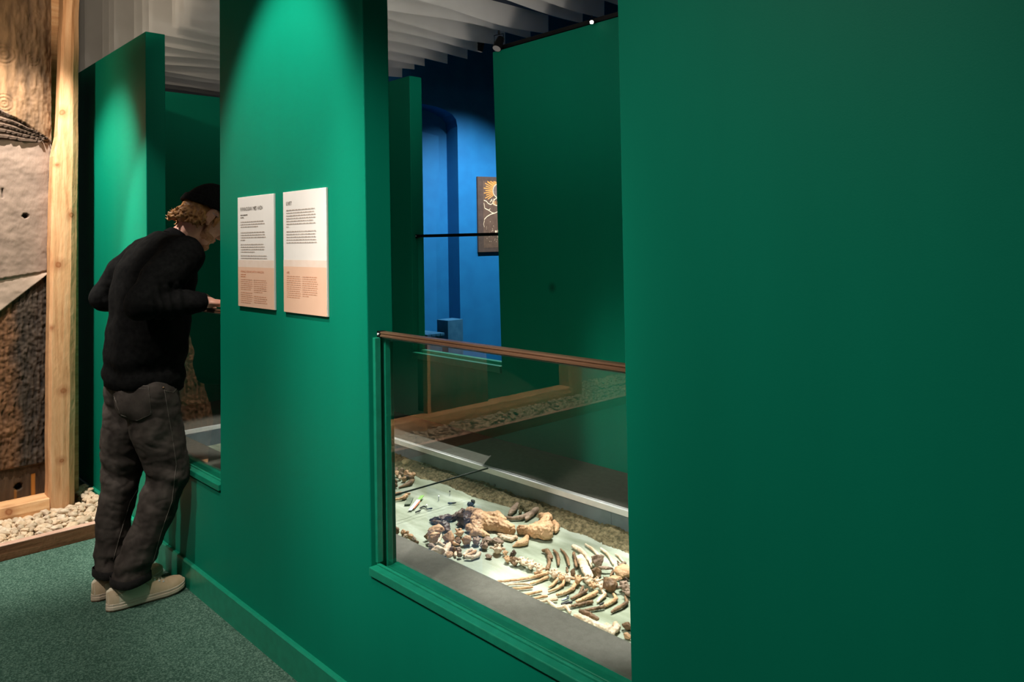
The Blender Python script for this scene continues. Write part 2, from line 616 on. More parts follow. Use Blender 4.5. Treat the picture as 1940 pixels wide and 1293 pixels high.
def sill(nm, x0, x1, y0, z, dirn=1, dep=0.088):
    """glazing channel along a bay: outer strip, dark slot, inner board"""
    s = dirn
    mb = MB()
    mb.box((x0, y0 - 0.008, z - 0.028), (x1, y0 + 0.017, z - 0.004))
    mb.box((x0, y0 + 0.0172, z - 0.050), (x1, y0 + 0.026, z))
    mb.box((x0, y0 + 0.050, z - 0.06), (x1, y0 + dep + 0.002, z - 0.016))
    o = mb.obj(nm, M['green_trim'], bevel=0.0025)
    return tag(o, kind='structure')


sill('trim_1', -1.889, -0.967, YA, 0.486)
sill('trim_2', -3.751, -2.933, YA, 0.486)
t3 = MB()
t3.box((-3.783, YB - 0.012, 0.70), (-3.001, YB + 0.016, 0.735))
t3.box((-3.783, YB + 0.058, 0.70), (-3.001, YB + 0.092, 0.742))
tag(t3.obj('trim_3', M['green_trim'], bevel=0.002), 'light green glazing bead under the opening to the blue room', kind='structure')
for k, (xa, xs) in enumerate(((-1.8945, 1), (-3.7515, 1))):
    mb = MB()
    mb.box((xa, YA + 0.016, 0.487), (xa + 0.014 * xs, YA + 0.036, 1.124))
    mb.box((xa, YA + 0.050, 0.47), (xa + 0.014 * xs, YA + 0.070, 1.124))
    tag(mb.obj('trim_%d' % (4 + k), M['green_trim'], bevel=0.002), 'upright green glazing bead at the bay edge', kind='structure')


def balustrade(label, x0, x1, yg, z0, zg, zr, capmat, capw, caph):
    xm = (x0 + x1) / 2
    root = empty('glass_balustrade', (xm, yg, z0), label, 'balustrade')
    MB().box((x0 + 0.004, yg - 0.005, z0), (x1 - 0.004, yg + 0.005, zg)).obj('pane', M['glass'], root)
    MB().box((x0 + 0.004, yg - 0.005, zg + 0.0004), (x1 - 0.004, yg + 0.005, zg + 0.0024)).obj('pane_edge', M['glass_edge'], root)
    w, h = capw / 2, caph
    prof = [(yg - w, zr - h), (yg - w, zr - h * 0.72), (yg - w * 0.8, zr - h * 0.60), (yg - w * 0.8, zr - h * 0.42), (yg - w, zr - h * 0.30), (yg - w * 0.85, zr), (yg + w * 0.85, zr), (yg + w, zr - h * 0.3), (yg + w, zr - h)]
    MB().prism(prof, 0, x0 + 0.018, x1 - 0.004).obj('handrail', capmat, root)
    b = MB().box((x0 + 0.001, yg - w, zr - h - 0.004), (x0 + 0.018, yg + w, zr + 0.001)).obj('bracket', M['black'], root, bevel=0.001)
    MB().tube([(x0 + 0.010, yg - w - 0.003, zr - h / 2), (x0 + 0.010, yg - w + 0.001, zr - h / 2)], 0.003, 10).obj('screw', M['white_metal'], b)
    return root


balustrade('frameless glass balustrade with bronze rail in the bay before the bones', -1.896, -0.966, YA + 0.043, 0.462, 1.1215, 1.1405, M['bronze'], 0.022, 0.014)
balustrade('frameless glass balustrade in the far bay where the man leans', -3.752, -2.925, YA + 0.043, 0.462, 1.1215, 1.1405, M['bronze'], 0.022, 0.014)
balustrade('glass balustrade with thin black rail before the blue room', -3.784, -3.012, YB + 0.037, 0.705, 1.418, 1.436, M['black'], 0.022, 0.017)

# ------------------------------------------------------------------ display plinth with sunken bed
PX0, PX1, PY0, PY1, LZ, BZ = -4.46, 0.6, 1.594, 2.350, 0.35, 0.24
pl = empty('display_plinth', (-2.0, 2.0, 0), 'low grey-brown plinth with a sunken pit under glass, behind the green wall', 'plinth')
lb = MB()
lb.box((-5.149, YA2 + 0.001, 0.0), (PX1, PY0, LZ))
lb.obj('front_ledge', M['ledge'], pl, bevel=0.001)
MB().box((-5.149, PY1 + 0.022, 0.0), (PX1, YB - 0.001, LZ)).obj('rear_ledge', M['ledge'], pl, bevel=0.001)
MB().box((-5.149, PY0, 0.0), (PX0 - 0.014, PY1 + 0.022, LZ)).obj('end_ledge', M['ledge'], pl)
xs = [PX0, -3.35, -2.683, -1.965, -1.2, PX1]
for a, b in zip(xs[:-1], xs[1:]):
    MB().box((a + 0.0008, PY1, BZ - 0.02), (b - 0.0008, PY1 + 0.012, LZ - 0.022)).obj('lining_panel', M['pitwall'], pl)
MB().box((PX0 - 0.012, PY0, BZ - 0.02), (PX0, PY1, LZ - 0.022)).obj('lining_panel', M['pitwall'], pl)
MB().box((PX0 - 0.012, PY1 - 0.006, LZ - 0.022), (PX1, PY1 + 0.006, LZ + 0.001)).obj('rim', M['white_metal'], pl, bevel=0.001)
MB().box((PX0 - 0.013, PY1 + 0.010, LZ - 0.012), (PX1, PY1 + 0.013, LZ + 0.0035)).obj('rim_bead', M['white_metal'], pl)
MB().box((PX0 - 0.013, PY0, LZ - 0.022), (PX0 - 0.001, PY1 - 0.007, LZ + 0.001)).obj('end_rim', M['white_metal'], pl, bevel=0.001)
bolts = [(951, 903, 2.2), (923, 893, 1.6), (929, 922, 2.6), (938, 920, 3.4), (1152, 997, 2.0), (1165, 1002, 2.0), (1172, 1003, 1.8)]
for bx, by, br in bolts:
    p = at(bx, by, 1, PY1)
    mb = MB()
    mb.ell((p.x, PY1 - 0.002, p.z), (br * 0.0018, 0.004, br * 0.0022), seg=8, rings=6)
    mb.obj('screw_head', M['iron'], pl, smooth=True)

# bed surface
mb = MB()
nx, ny = 150, 40
bx0, bx1 = PX0, PX1


def bedz(x, y):
    z = BZ + 0.004 * noise.noise(Vector((x * 2.5, y * 5, 0))) + 0.0025 * noise.noise(Vector((x * 7, y * 16, 3)))
    return z


vs = [(bx0 + (bx1 - bx0) * i / nx, PY0 - 0.02 + (PY1 - PY0 + 0.02) * j / ny, 0) for i in range(nx + 1) for j in range(ny + 1)]
vs = [(x, y, bedz(x, y)) for x, y, z in vs]
fs = [(i * (ny + 1) + j, (i + 1) * (ny + 1) + j, (i + 1) * (ny + 1) + j + 1, i * (ny + 1) + j + 1) for i in range(nx) for j in range(ny)]
mb.add(vs, fs)
o = mb.obj('sand_bed', M['bed'], pl, smooth=True)
# earth banked against the rear lining
mb = MB()
nx, ny = 420, 26
vs = []
for i in range(nx + 1):
    x = -3.9 + 3.2 * i / nx
    wid = 0.095 + 0.035 * noise.noise(Vector((x * 3.1, 0.4, 0))) + 0.045 * max(0, -(x + 2.75)) + 0.02 * noise.noise(Vector((x * 11, 2.4, 0)))
    for j in range(ny + 1):
        t = j / ny
        y = PY1 - wid * t
        prof = (1 - t) ** 1.2
        z = BZ + 0.030 * prof * (1 + 0.5 * noise.noise(Vector((x * 9, y * 9, 5)))) + 0.007 * noise.noise(Vector((x * 60, y * 60, 1))) * (1 - t * 0.8) + 0.004 * noise.noise(Vector((x * 140, y * 140, 1))) + 0.004 - 0.012 * t ** 3
        vs.append((x, y, z))
fs = [(i * (ny + 1) + j, (i + 1) * (ny + 1) + j, (i + 1) * (ny + 1) + j + 1, i * (ny + 1) + j + 1) for i in range(nx) for j in range(ny)]
mb.add(vs, fs)
mb.obj('earth_bank', M['grit'], pl)
# cover glass, two sheets with a dark joint
cg = empty('cover_glass', (-2.0, 1.97, LZ - 0.002), 'flat sheets of glass lying over the bone pit', 'glass')
for a, b in ((PX0, -2.685), (-2.681, PX1)):
    MB().box((a, PY0 - 0.01, LZ - 0.002), (b, PY1 - 0.008, LZ + 0.004)).obj('pane', M['glass_ar'], cg)
MB().box((-2.685, PY0 - 0.01, LZ - 0.002), (-2.681, PY1 - 0.008, LZ + 0.0045)).obj('joint', M['rubber'], cg)


# ------------------------------------------------------------------ hanging fabric
def strip(x, y0, y1, zb, seed, ztop=3.6, drop0=0.0):
    mb = MB()
    ny, nz = 40, 8
    rnd = random.Random(seed)
    ph = rnd.uniform(0, 6)
    vs = []
    for j in range(ny + 1):
        t = j / ny
        y = y0 + (y1 - y0) * t
        sag = 0.012 * math.sin(t * 5.2 + ph) + 0.006 * math.sin(t * 11 + ph * 2) - 0.035 * max(0, t - 0.86) / 0.14 * rnd.random() * 0
        for k in range(nz + 1):
            u = k / nz
            z = zb + sag + (ztop - zb - sag) * u
            xx = x + (0.010 * math.sin(t * 4 + ph) + 0.004 * math.sin(t * 13 + ph)) * (1 - u)
            vs.append((xx, y + 0.012 * math.sin(u * 4 + ph) * (1 if t > 0.9 else 0), z))
    fs = [(j * (nz + 1) + k, (j + 1) * (nz + 1) + k, (j + 1) * (nz + 1) + k + 1, j * (nz + 1) + k + 1) for j in range(ny) for k in range(nz)]
    mb.add(vs, fs)
    return mb.obj('fabric_strip', M['gauze'], smooth=True, fix=False)


xs = [-2.97, -3.14, -3.32, -3.50, -3.68, -3.89, -4.08, -4.22, -4.42, -4.62, -4.82, -5.02, -5.24, -5.46, -5.68, -5.9, -6.15, -6.4]
for i, x in enumerate(xs):
    o = strip(x, 1.46 + 0.03 * math.sin(i * 2.1), 3.09 + 0.03 * math.sin(i * 1.7), 2.55, 100 + i)
    tag(o, 'white gauze strip hanging from the ceiling in the long overlapping row', 'fabric', 'gauze strips of the long row')
for i, x in enumerate((-2.70, -2.56, -2.40, -2.22)):
    o = strip(x, 1.2, (3.08, 3.09, 3.12, 3.1)[i], (2.56, 2.555, 2.55, 2.55)[i], 200 + i)
    tag(o, 'white gauze strip hanging on the near side of the black ceiling track', 'fabric', 'gauze strips beside the track')
# black lighting track along the fabric
tr = MB().box((-2.90, 0.8, 2.62), (-2.82, 3.2, 2.67))
tag(tr.obj('lighting_track', M['black'], bevel=0.003), 'black ceiling track between the two runs of white gauze', 'track')
tr = MB().box((-3.03, 2.735, 2.402), (1.5, 2.765, 2.425))
tag(tr.obj('lighting_track', M['black'], bevel=0.003), 'black lighting track along the top of the rear wall', 'track')


def emit(name, color, strength):
    m = N(name)
    e = m.n('ShaderNodeEmission', Color=(*color, 1), Strength=strength)
    m.l(e.outputs[0], m.out.inputs[0])
    return m.mat


M['lamp_on'] = emit('lamp_lens_lit', (1.0, 0.93, 0.8), 14)
M['lamp_dim'] = emit('lamp_lens_side_on', (1.0, 0.9, 0.8), 0.12)


def track_lamp(pos, aim, label, lens, size=1.0, yoke=True):
    p = Vector(pos)
    d = (Vector(aim) - p).normalized()
    root = empty('track_spotlight', p, label, 'spotlight')
    L, r = 0.085 * size, 0.028 * size
    b = MB()
    b.tube([p - d * L, p - d * L * 0.95, p - d * L * 0.3, p], [r * 0.55, r * 0.75, r * 0.95, r], 18)
    b.obj('lamp_body', M['black'], root, smooth=False)
    l = MB().tube([p - d * 0.004, p + d * 0.001], r * 0.86, 18)
    l.obj('lens', lens, root)
    if yoke:
        y = MB()
        a = d.cross(Vector((0, 0, 1))).normalized()
        q = p - d * L * 0.5
        pts = [q + a * r * 1.2, q + a * r * 1.2 + Vector((0, 0, 0.05)) * size, q - a * r * 1.2 + Vector((0, 0, 0.05)) * size, q - a * r * 1.2]
        y.tube(pts, 0.003 * size, 8)
        y.tube([q + Vector((0, 0, 0.05)) * size, q + Vector((0, 0, 0.075)) * size], 0.006 * size, 8)
        y.obj('yoke', M['black'], root)
    return root


p1 = at(1121, 42, 1, 2.70)
track_lamp(p1, p1 + Vector((0.5, -0.75, -0.55)), 'lit black spotlight glowing over the right end of the rear wall', M['lamp_on'], 0.36)
p2 = at(941, 92, 1, 2.70)
track_lamp(p2, p2 + Vector((0.1, -0.55, -0.9)), 'black spotlight at the corner of the rear wall above the blue opening', M['lamp_dim'], 0.9)
p3 = at(907, 97, 1, 3.05)
track_lamp(p3, p3 + Vector((-0.3, -0.1, -0.9)), 'black spotlight hanging further back beside the fabric ends', M['lamp_dim'], 0.9)

# ------------------------------------------------------------------ blue room beyond the opening
ang = math.radians(60)
bd = (RIGHT * math.sin(ang) + FWD * math.cos(ang))
bd.z = 0
bd.normalize()
bn = Vector((bd.y, -bd.x, 0))            # towards the viewer
if bn.dot(CAM - Vector((-4.43, 4.05, 1))) < 0:
    bn = -bn
BP = CAM + sight(905, 400) * (6.0 / sight(905, 400).dot(FWD))
BP.z = 0


def on_blue(px, py, back=0.0):
    o = BP - bn * back
    d = sight(px, py)
    t = (o - CAM).dot(bn) / d.dot(bn)
    p = CAM + d * t
    return (p - o).dot(bd), p.z


def bl(s, z, back=0.0):
    p = BP + bd * s - bn * back
    return (p.x, p.y, z)


edge = [on_blue(869, 560)[0], on_blue(869, 333)]
s_edge = on_blue(869, 400)[0]
zsp = on_blue(867, 240)[1]
zap = on_blue(800, 200)[1]
hw = min(0.78, (s_edge + 1.18) / 2)
arch = [(s_edge, 0.33)]
for k in range(13):
    a = math.pi * k / 12
    arch.append((s_edge - hw + hw * math.copysign(abs(math.cos(a)) ** 0.62, math.cos(a)), zsp + (zap - zsp) * 1.12 * math.sin(a) ** 0.8))
arch.append((s_edge - 2 * hw, 0.33))
mb = MB()
# face of the wall in strips around the arch
SL, SR, ZT = -1.20, 3.0, 3.5
mb.add([bl(s_edge, 0), bl(SR, 0), bl(SR, ZT), bl(s_edge, ZT)], [(0, 1, 2, 3)])
mb.add([bl(SL, 0), bl(s_edge - 2 * hw, 0), bl(s_edge - 2 * hw, ZT), bl(SL, ZT)], [(0, 1, 2, 3)])
mb.add([bl(s_edge - 2 * hw, 0), bl(s_edge, 0), bl(s_edge, 0.33), bl(s_edge - 2 * hw, 0.33)], [(0, 1, 2, 3)])
ar = arch[1:-1]
for (s0, z0), (s1, z1) in zip(ar[:-1], ar[1:]):
    mb.add([bl(s0, z0), bl(s0, ZT), bl(s1, ZT), bl(s1, z1)], [(0, 1, 2, 3)])
# depth of the niche so that the reveal reads from px 844 to 869
dep = 0.36
for d in [0.1 + 0.01 * i for i in range(80)]:
    if abs(on_blue(844, 400, d)[0] - s_edge) < 0.02:
        dep = d
        break
for (s0, z0), (s1, z1) in zip(arch[:-1], arch[1:]):
    mb.add([bl(s0, z0), bl(s1, z1), bl(s1, z1, dep), bl(s0, z0, dep)], [(0, 1, 2, 3)])
mb.add([bl(s, z, dep) for s, z in arch], [tuple(range(len(arch)))])
mb.add([bl(s_edge, 0.33), bl(s_edge - 2 * hw, 0.33), bl(s_edge - 2 * hw, 0.33, dep), bl(s_edge, 0.33, dep)], [(0, 1, 2, 3)])
bw = mb.obj('wall_far', M['blue'], fix=False)
tag(bw, 'deep blue far wall with an arched niche', kind='structure')
sp = on_blue(830, 400, dep)[0]
mb = MB()
mb.add([bl(sp, 0.33, dep - 0.03), bl(s_edge - 2 * hw, 0.33, dep - 0.03), bl(s_edge - 2 * hw, zap, dep - 0.03), bl(sp, zap - 0.2, dep - 0.03),
        bl(sp, 0.33, dep), bl(s_edge - 2 * hw, 0.33, dep), bl(s_edge - 2 * hw, zap, dep), bl(sp, zap - 0.2, dep)], [(0, 1, 2, 3), (0, 3, 7, 4), (0, 4, 5, 1), (1, 5, 6, 2), (2, 6, 7, 3)])
tag(mb.obj('window_1', M['blue']), 'blue painted window panel at the back of the niche', kind='structure')

# framed print on the blue wall
(sA, zA), (sB, zB) = on_blue(902, 335), on_blue(905, 478)
pw = (on_blue(944, 400)[0] - sA) / 0.62
zm = (zA + zB) / 2
pr = empty('art_print', bl(sA + pw / 2, zB, -0.004), 'brown art print with orange sun rays and cream line landscape on the blue wall', 'picture')
M['print_brown'] = noisy('brown_print_ground', (0.085, 0.050, 0.034), (0.12, 0.072, 0.048), 30, 0.7, 0.1, 200)
M['print_edge'] = noisy('dark_print_border', (0.055, 0.035, 0.028), (0.075, 0.048, 0.038), 30, 0.7, 0.1)
M['print_orange'] = noisy('orange_ink', (0.62, 0.25, 0.055), (0.70, 0.31, 0.08), 30, 0.7, 0)
M['print_cream'] = noisy('cream_ink', (0.72, 0.56, 0.36), (0.80, 0.64, 0.45), 30, 0.7, 0)
M['print_grey'] = noisy('grey_brown_ink', (0.13, 0.095, 0.08), (0.19, 0.14, 0.12), 60, 0.7, 0)


def pbox(mb, s0, s1, z0, z1, f0, f1):
    c = [bl(s, z, -f) for f in (f0, f1) for s, z in ((s0, z0), (s1, z0), (s1, z1), (s0, z1))]
    mb.add(c, [(0, 3, 2, 1), (4, 5, 6, 7), (0, 1, 5, 4), (1, 2, 6, 5), (2, 3, 7, 6), (3, 0, 4, 7)])
    return mb


H = zA - zB
pbox(MB(), sA, sA + pw, zB, zA, 0.003, 0.022).obj('board', M['print_edge'], pr)
pbox(MB(), sA + pw * 0.15, sA + pw * 0.95, zB + H * 0.055, zA - H * 0.055, 0.0222, 0.0228).obj('printed_field', M['print_brown'], pr)


def pline(mb, pts, w, f=0.0236):
    for (a0, b0), (a1, b1) in zip(pts[:-1], pts[1:]):
        d = Vector((a1 - a0, b1 - b0))
        if d.length < 1e-6: continue
        n = Vector((-d.y, d.x)).normalized() * w / 2
        q = [(a0 + n.x, b0 + n.y), (a1 + n.x, b1 + n.y), (a1 - n.x, b1 - n.y), (a0 - n.x, b0 - n.y)]
        mb.add([bl(sA + x * pw, zB + z * H, -f) for x, z in q], [(0, 1, 2, 3)])
    return mb


sc = (0.62, 0.815)
rays = MB()
asp = pw / H
for k in range(44):
    a = 2 * math.pi * k / 44
    if math.sin(a) < -0.62: continue
    r0, r1 = 0.20, 0.40 + 0.05 * (k % 2)
    x1, z1 = sc[0] + math.cos(a) * r1, sc[1] + math.sin(a) * r1 * asp
    z1 = min(z1, 0.94); x1 = min(max(x1, 0.16), 0.94)
    pline(rays, [(sc[0] + math.cos(a) * r0, sc[1] + math.sin(a) * r0 * asp), (x1, z1)], 0.013, 0.0232)
for k in range(9):
    pline(rays, [(0.45 + 0.05 * k, 0.675), (0.45 + 0.05 * k, 0.62)], 0.015, 0.0232)
rays.obj('sun_rays', M['print_orange'], pr)
disc = MB()
ring = [(sc[0] + 0.185 * math.cos(2 * math.pi * k / 28), sc[1] + 0.185 * asp * math.sin(2 * math.pi * k / 28)) for k in range(28)]
disc.add([bl(sA + x * pw, zB + z * H, -0.0230) for x, z in ring], [tuple(range(28))])
disc.obj('sun_disc', M['print_grey'], pr)
cl = MB()
pline(cl, ring + ring[:1], 0.014)
pline(cl, [(0.17, 0.685), (0.24, 0.675), (0.29, 0.645), (0.36, 0.63), (0.42, 0.645), (0.5, 0.62), (0.6, 0.615), (0.7, 0.58), (0.94, 0.57)], 0.011)
pline(cl, [(0.34, 0.66), (0.40, 0.70), (0.42, 0.64), (0.46, 0.71), (0.47, 0.62)], 0.010)
pline(cl, [(0.45, 0.69), (0.56, 0.725), (0.72, 0.735), (0.92, 0.70)], 0.012)
pline(cl, [(0.17, 0.65), (0.19, 0.58), (0.30, 0.555), (0.40, 0.52), (0.47, 0.515), (0.60, 0.545), (0.94, 0.56)], 0.011)
pline(cl, [(0.17, 0.43), (0.25, 0.47), (0.36, 0.50), (0.47, 0.515)], 0.012)
pline(cl, [(0.30, 0.555), (0.35, 0.575)], 0.008)
pline(cl, [(0.55, 0.57), (0.63, 0.555)], 0.008)
pline(cl, [(0.62, 0.47), (0.60, 0.42), (0.63, 0.36), (0.68, 0.31), (0.74, 0.285), (0.86, 0.28)], 0.014)
pline(cl, [(0.66, 0.46), (0.65, 0.40), (0.70, 0.345), (0.80, 0.31)], 0.008)
pline(cl, [(0.74, 0.46), (0.78, 0.56), (0.83, 0.47), (0.80, 0.42)], 0.012)
pline(cl, [(0.18, 0.42), (0.15, 0.37), (0.17, 0.33)], 0.008)
pline(cl, [(0.52, 0.23), (0.58, 0.19), (0.66, 0.17), (0.80, 0.15)], 0.009)
for q in ((0.50, 0.265), (0.575, 0.27)):
    pline(cl, [(q[0], q[1] - 0.028), (q[0], q[1] + 0.018)], 0.05)
rr = random.Random(4)
for k in range(40):
    x, z = rr.uniform(0.2, 0.85), rr.uniform(0.10, 0.42)
    pline(cl, [(x, z), (x + 0.004, z + 0.010)], 0.007)
tag(cl.obj('line_drawing', M['print_cream'], pr), kind='stuff')

# pedestal and low plinth in the blue room
ped = at(848.6, 607.8, 2, 1.4)
dq = sight(848.6, 607.8)
P0 = CAM + dq * (5.35 / dq.dot(FWD))
top_z = P0.z
px_, py_ = 0.125, 0.135
mb = MB().box((P0.x - px_, P0.y, 0.0), (P0.x, P0.y + py_, top_z))
tag(mb.obj('pedestal', M['blue_dark'], bevel=0.002), 'square blue pedestal standing by the niche in the blue room', 'pedestal')
dq = sight(848, 631)
P1 = CAM + dq * (5.2 / dq.dot(FWD))
pb = empty('bench', (P1.x - 0.2, P1.y - 0.02, 0), 'low blue bench with slatted top beside the blue pedestal', 'bench')
for k in range(4):
    MB().box((P1.x - 0.62, P1.y - 0.155 + 0.037 * k, P1.z - 0.018), (P1.x - 0.02, P1.y - 0.121 + 0.037 * k, P1.z)).obj('slat', M['blue_dark'], pb, bevel=0.002)
MB().box((P1.x - 0.60, P1.y - 0.145, 0.0), (P1.x - 0.035, P1.y - 0.02, P1.z - 0.018)).obj('base', M['blue_dark'], pb)

# ------------------------------------------------------------------ text panels on the pier
M['panel_white'] = noisy('white_panel_print', (0.78, 0.74, 0.69), (0.82, 0.78, 0.73), 8, 0.55, 0.02)
M['panel_mid'] = noisy('blush_band_print', (0.78, 0.62, 0.51), (0.82, 0.67, 0.57), 30, 0.55, 0.02)
M['panel_peach'] = noisy('peach_panel_print', (0.76, 0.48, 0.33), (0.80, 0.52, 0.37), 8, 0.55, 0.02)
M['ink'] = noisy('dark_grey_ink', (0.10, 0.075, 0.06), (0.14, 0.11, 0.09), 30, 0.7, 0)
M['ink_soft'] = noisy('soft_grey_ink', (0.44, 0.36, 0.31), (0.50, 0.42, 0.36), 30, 0.7, 0)
M['ink_rust'] = noisy('rust_ink', (0.50, 0.17, 0.075), (0.56, 0.21, 0.10), 30, 0.7, 0)
M['ink_rust_soft'] = noisy('soft_rust_ink', (0.56, 0.27, 0.155), (0.60, 0.31, 0.19), 30, 0.7, 0)


def text_mesh(txt, x, z, y, height, width, name, mat, parent):
    c = bpy.data.curves.new(name, 'FONT')
    c.body = txt
    c.size = 1.0
    t = bpy.data.objects.new('temporary', c)
    COL.objects.link(t)
    dg = bpy.context.evaluated_depsgraph_get()
    me = bpy.data.meshes.new_from_object(t.evaluated_get(dg))
    bpy.data.objects.remove(t)
    co = np.array([v.co[:] for v in me.vertices])
    lo, hi = co.min(0), co.max(0)
    k = height / (hi[1] - lo[1])
    kx = width / (hi[0] - lo[0])
    for v in me.vertices:
        v.co = (x + (v.co.x - lo[0]) * kx, y, z + (v.co.y - lo[1]) * k)
    me.materials.clear()
    return link(name, me, mat, parent)


def text_panel(label, x0, x1, z0, z1, split1, split2, lines, seed):
    yb = YA - 0.0075
    root = empty('text_panel', ((x0 + x1) / 2, YA, z0), label, 'sign')
    w, h = x1 - x0, z1 - z0
    MB().box((x0, yb, z0), (x1, YA - 0.0004, z1)).obj('board', M['panel_white'], root, bevel=0.0008)
    zb1, zb2 = z1 - h * split1, z1 - h * split2
    MB().box((x0 + 0.0008, yb - 0.0006, zb2), (x1 - 0.0008, yb - 0.0001, zb1)).obj('blush_band', M['panel_mid'], root)
    MB().box((x0 + 0.0008, yb - 0.0006, z0 + 0.0008), (x1 - 0.0008, yb - 0.0001, zb2)).obj('peach_field', M['panel_peach'], root)
    rnd = random.Random(seed)
    for kind, *a in lines:
        if kind == 'title':
            txt, u, v, hh, ww, mat = a
            text_mesh(txt, x0 + u * w, z1 - v * h, yb - 0.0010, hh * h, ww * w, 'lettering', M[mat], root)
        else:
            u0, u1, v0, dv, n, last, mat, th = a
            mb = MB()
            for i in range(n):
                x, xe = x0 + u0 * w, x0 + (u0 + (u1 - u0) * (last if i == n - 1 else rnd.uniform(0.90, 1.0))) * w
                z = z1 - (v0 + dv * i) * h
                while x < xe:
                    ln = min(rnd.uniform(0.012, 0.055) * w * 1.3, xe - x)
                    mb.add([(x, yb - 0.0010, z), (x + ln, yb - 0.0010, z), (x + ln, yb - 0.0010, z + th * h), (x, yb - 0.0010, z + th * h)], [(0, 1, 2, 3)])
                    x += ln + 0.010 * w
            mb.obj('text_lines', M[mat], root)
    return root


text_panel('left white and peach text panel headed KVINNOGRAV MED VAGN', -2.742, -2.4545, 1.173, 1.5685, 0.575, 0.64, [
    ('title', 'KVINNOGRAV MED VAGN', 0.09, 0.128, 0.034, 0.62, 'ink'),
    ('rows', 0.09, 0.31, 0.170, 0.022, 2, 0.4, 'ink', 0.008),
    ('rows', 0.09, 0.79, 0.233, 0.0225, 3, 0.72, 'ink_soft', 0.008),
    ('rows', 0.09, 0.79, 0.330, 0.0225, 4, 0.20, 'ink_soft', 0.008),
    ('rows', 0.09, 0.79, 0.438, 0.0225, 4, 0.56, 'ink_soft', 0.008),
    ('rows', 0.09, 0.86, 0.540, 0.0225, 2, 0.95, 'ink_soft', 0.008),
    ('title', 'FEMALE GRAVE WITH WAGON', 0.09, 0.690, 0.018, 0.64, 'ink_rust'),
    ('rows', 0.09, 0.24, 0.712, 0.019, 2, 0.95, 'ink_rust', 0.007),
    ('rows', 0.09, 0.43, 0.757, 0.0178, 6, 0.85, 'ink_rust_soft', 0.007),
    ('rows', 0.09, 0.43, 0.876, 0.0178, 6, 0.80, 'ink_rust_soft', 0.007),
    ('rows', 0.46, 0.82, 0.757, 0.0178, 7, 0.65, 'ink_rust_soft', 0.007),
    ('rows', 0.46, 0.82, 0.902, 0.0178, 4, 1.0, 'ink_rust_soft', 0.007)], 3)
text_panel('right white and peach text panel headed LIVET', -2.3865, -2.1045, 1.1715, 1.568, 0.565, 0.62, [
    ('title', 'LIVET', 0.085, 0.112, 0.030, 0.135, 'ink'),
    ('rows', 0.085, 0.78, 0.158, 0.0228, 7, 0.08, 'ink_soft', 0.008),
    ('rows', 0.085, 0.80, 0.335, 0.0228, 5, 1.0, 'ink_soft', 0.008),
    ('title', 'LIFE', 0.085, 0.680, 0.018, 0.060, 'ink_rust'),
    ('rows', 0.085, 0.43, 0.704, 0.0172, 11, 0.9, 'ink_rust_soft', 0.007),
    ('rows', 0.46, 0.81, 0.704, 0.0172, 10, 0.4, 'ink_rust_soft', 0.007)], 5)

# ------------------------------------------------------------------ timber frame, carved trunk, gravel bed
XT = -4.42
fr = empty('timber_frame', (XT - 0.07, 0.0, 0), 'rough pine frame of posts and sill beam standing in the gravel', 'frame')


def post(y0f, y1f, z0, z1, x_front, depth, name, wob, seed):
    mb = MB()
    rings = []
    n = 60
    for i in range(n + 1):
        z = z0 + (z1 - z0) * i / n
        a, b = y0f(z), y1f(z)
        j = lambda s: wob * noise.noise(Vector((s, z * 6, seed))) + wob * 0.4 * noise.noise(Vector((s * 3, z * 19, seed)))
        ch = 0.030 + 0.006 * noise.noise(Vector((7, z * 4, seed)))
        rings.append([(x_front - depth, a + j(1), z), (x_front - 0.012 + j(9) * 0.4, a + j(2), z), (x_front + j(3) * 0.5, a + 0.012 + j(3), z), (x_front + 0.003 + j(4) * 0.6, (a + b) / 2, z),
                      (x_front + j(5) * 0.5, b - ch, z), (x_front - 0.022, b + j(6), z), (x_front - depth, b + j(7), z)])
    mb.loft(rings)
    return mb.obj(name, M['pine_post'], fr)


LE = [(at(*p, 0, XT).z, at(*p, 0, XT).y) for p in ((92, 990), (93, 700), (96, 500), (99, 350), (102, 285), (109, 270), (112, 220), (115, 140), (118, 60), (121, 0))]
RE = [(at(*p, 0, XT).z, at(*p, 0, XT).y) for p in ((143, 955), (145, 700), (148, 400), (150, 300), (151, 90), (152.5, 0))]


def interp(T):
    zs, ys = [t[0] for t in T], [t[1] for t in T]
    return lambda z: float(np.interp(z, zs, ys))


post(interp(LE), interp(RE), 0.0, 3.1, XT, 0.082, 'post', 0.003, 1)
post(lambda z: -2.46, lambda z: -2.31, 0.0, 3.1, XT, 0.135, 'post', 0.003, 2)
beam = MB()
rings = []
for i in range(41):
    y = -2.31 + (0.955 + 2.31) * i / 40
    w = 0.004 * noise.noise(Vector((y * 5, 2, 0)))
    rings.append([(XT - 0.13, y, 0.03), (XT + 0.002 + w, y, 0.03), (XT + 0.004 + w, y, 0.10), (XT - 0.004 + w, y, 0.142 + w), (XT - 0.012, y, 0.148 + w), (XT - 0.13, y, 0.150)])
beam.loft(rings)
beam.obj('sill_beam', M['pine_beam'], fr)

bbd = MB().box((-4.64, 0.992, 0.0), (-4.60, 1.13, 3.1)).obj('backing_board', M['pine_beam'], fr)
# carved trunk
XF = -4.53
Y0, Y1, Z0, Z1 = 0.36, 0.985, 0.15, 3.1
ny, nz = 110, 620
RINGS = [(at(x, y, 0, XF + 0.05), r) for x, y, r in ((8, 102, 0.058), (63, 113, 0.038), (8, 195, 0.050), (66, 30, 0.036), (-40, 150, 0.05))]
HOLE = at(48, 409, 0, XF + 0.03)
HOLE2 = at(35, 922, 0, XF)
SLIT = at(4, 366, 0, XF + 0.03)


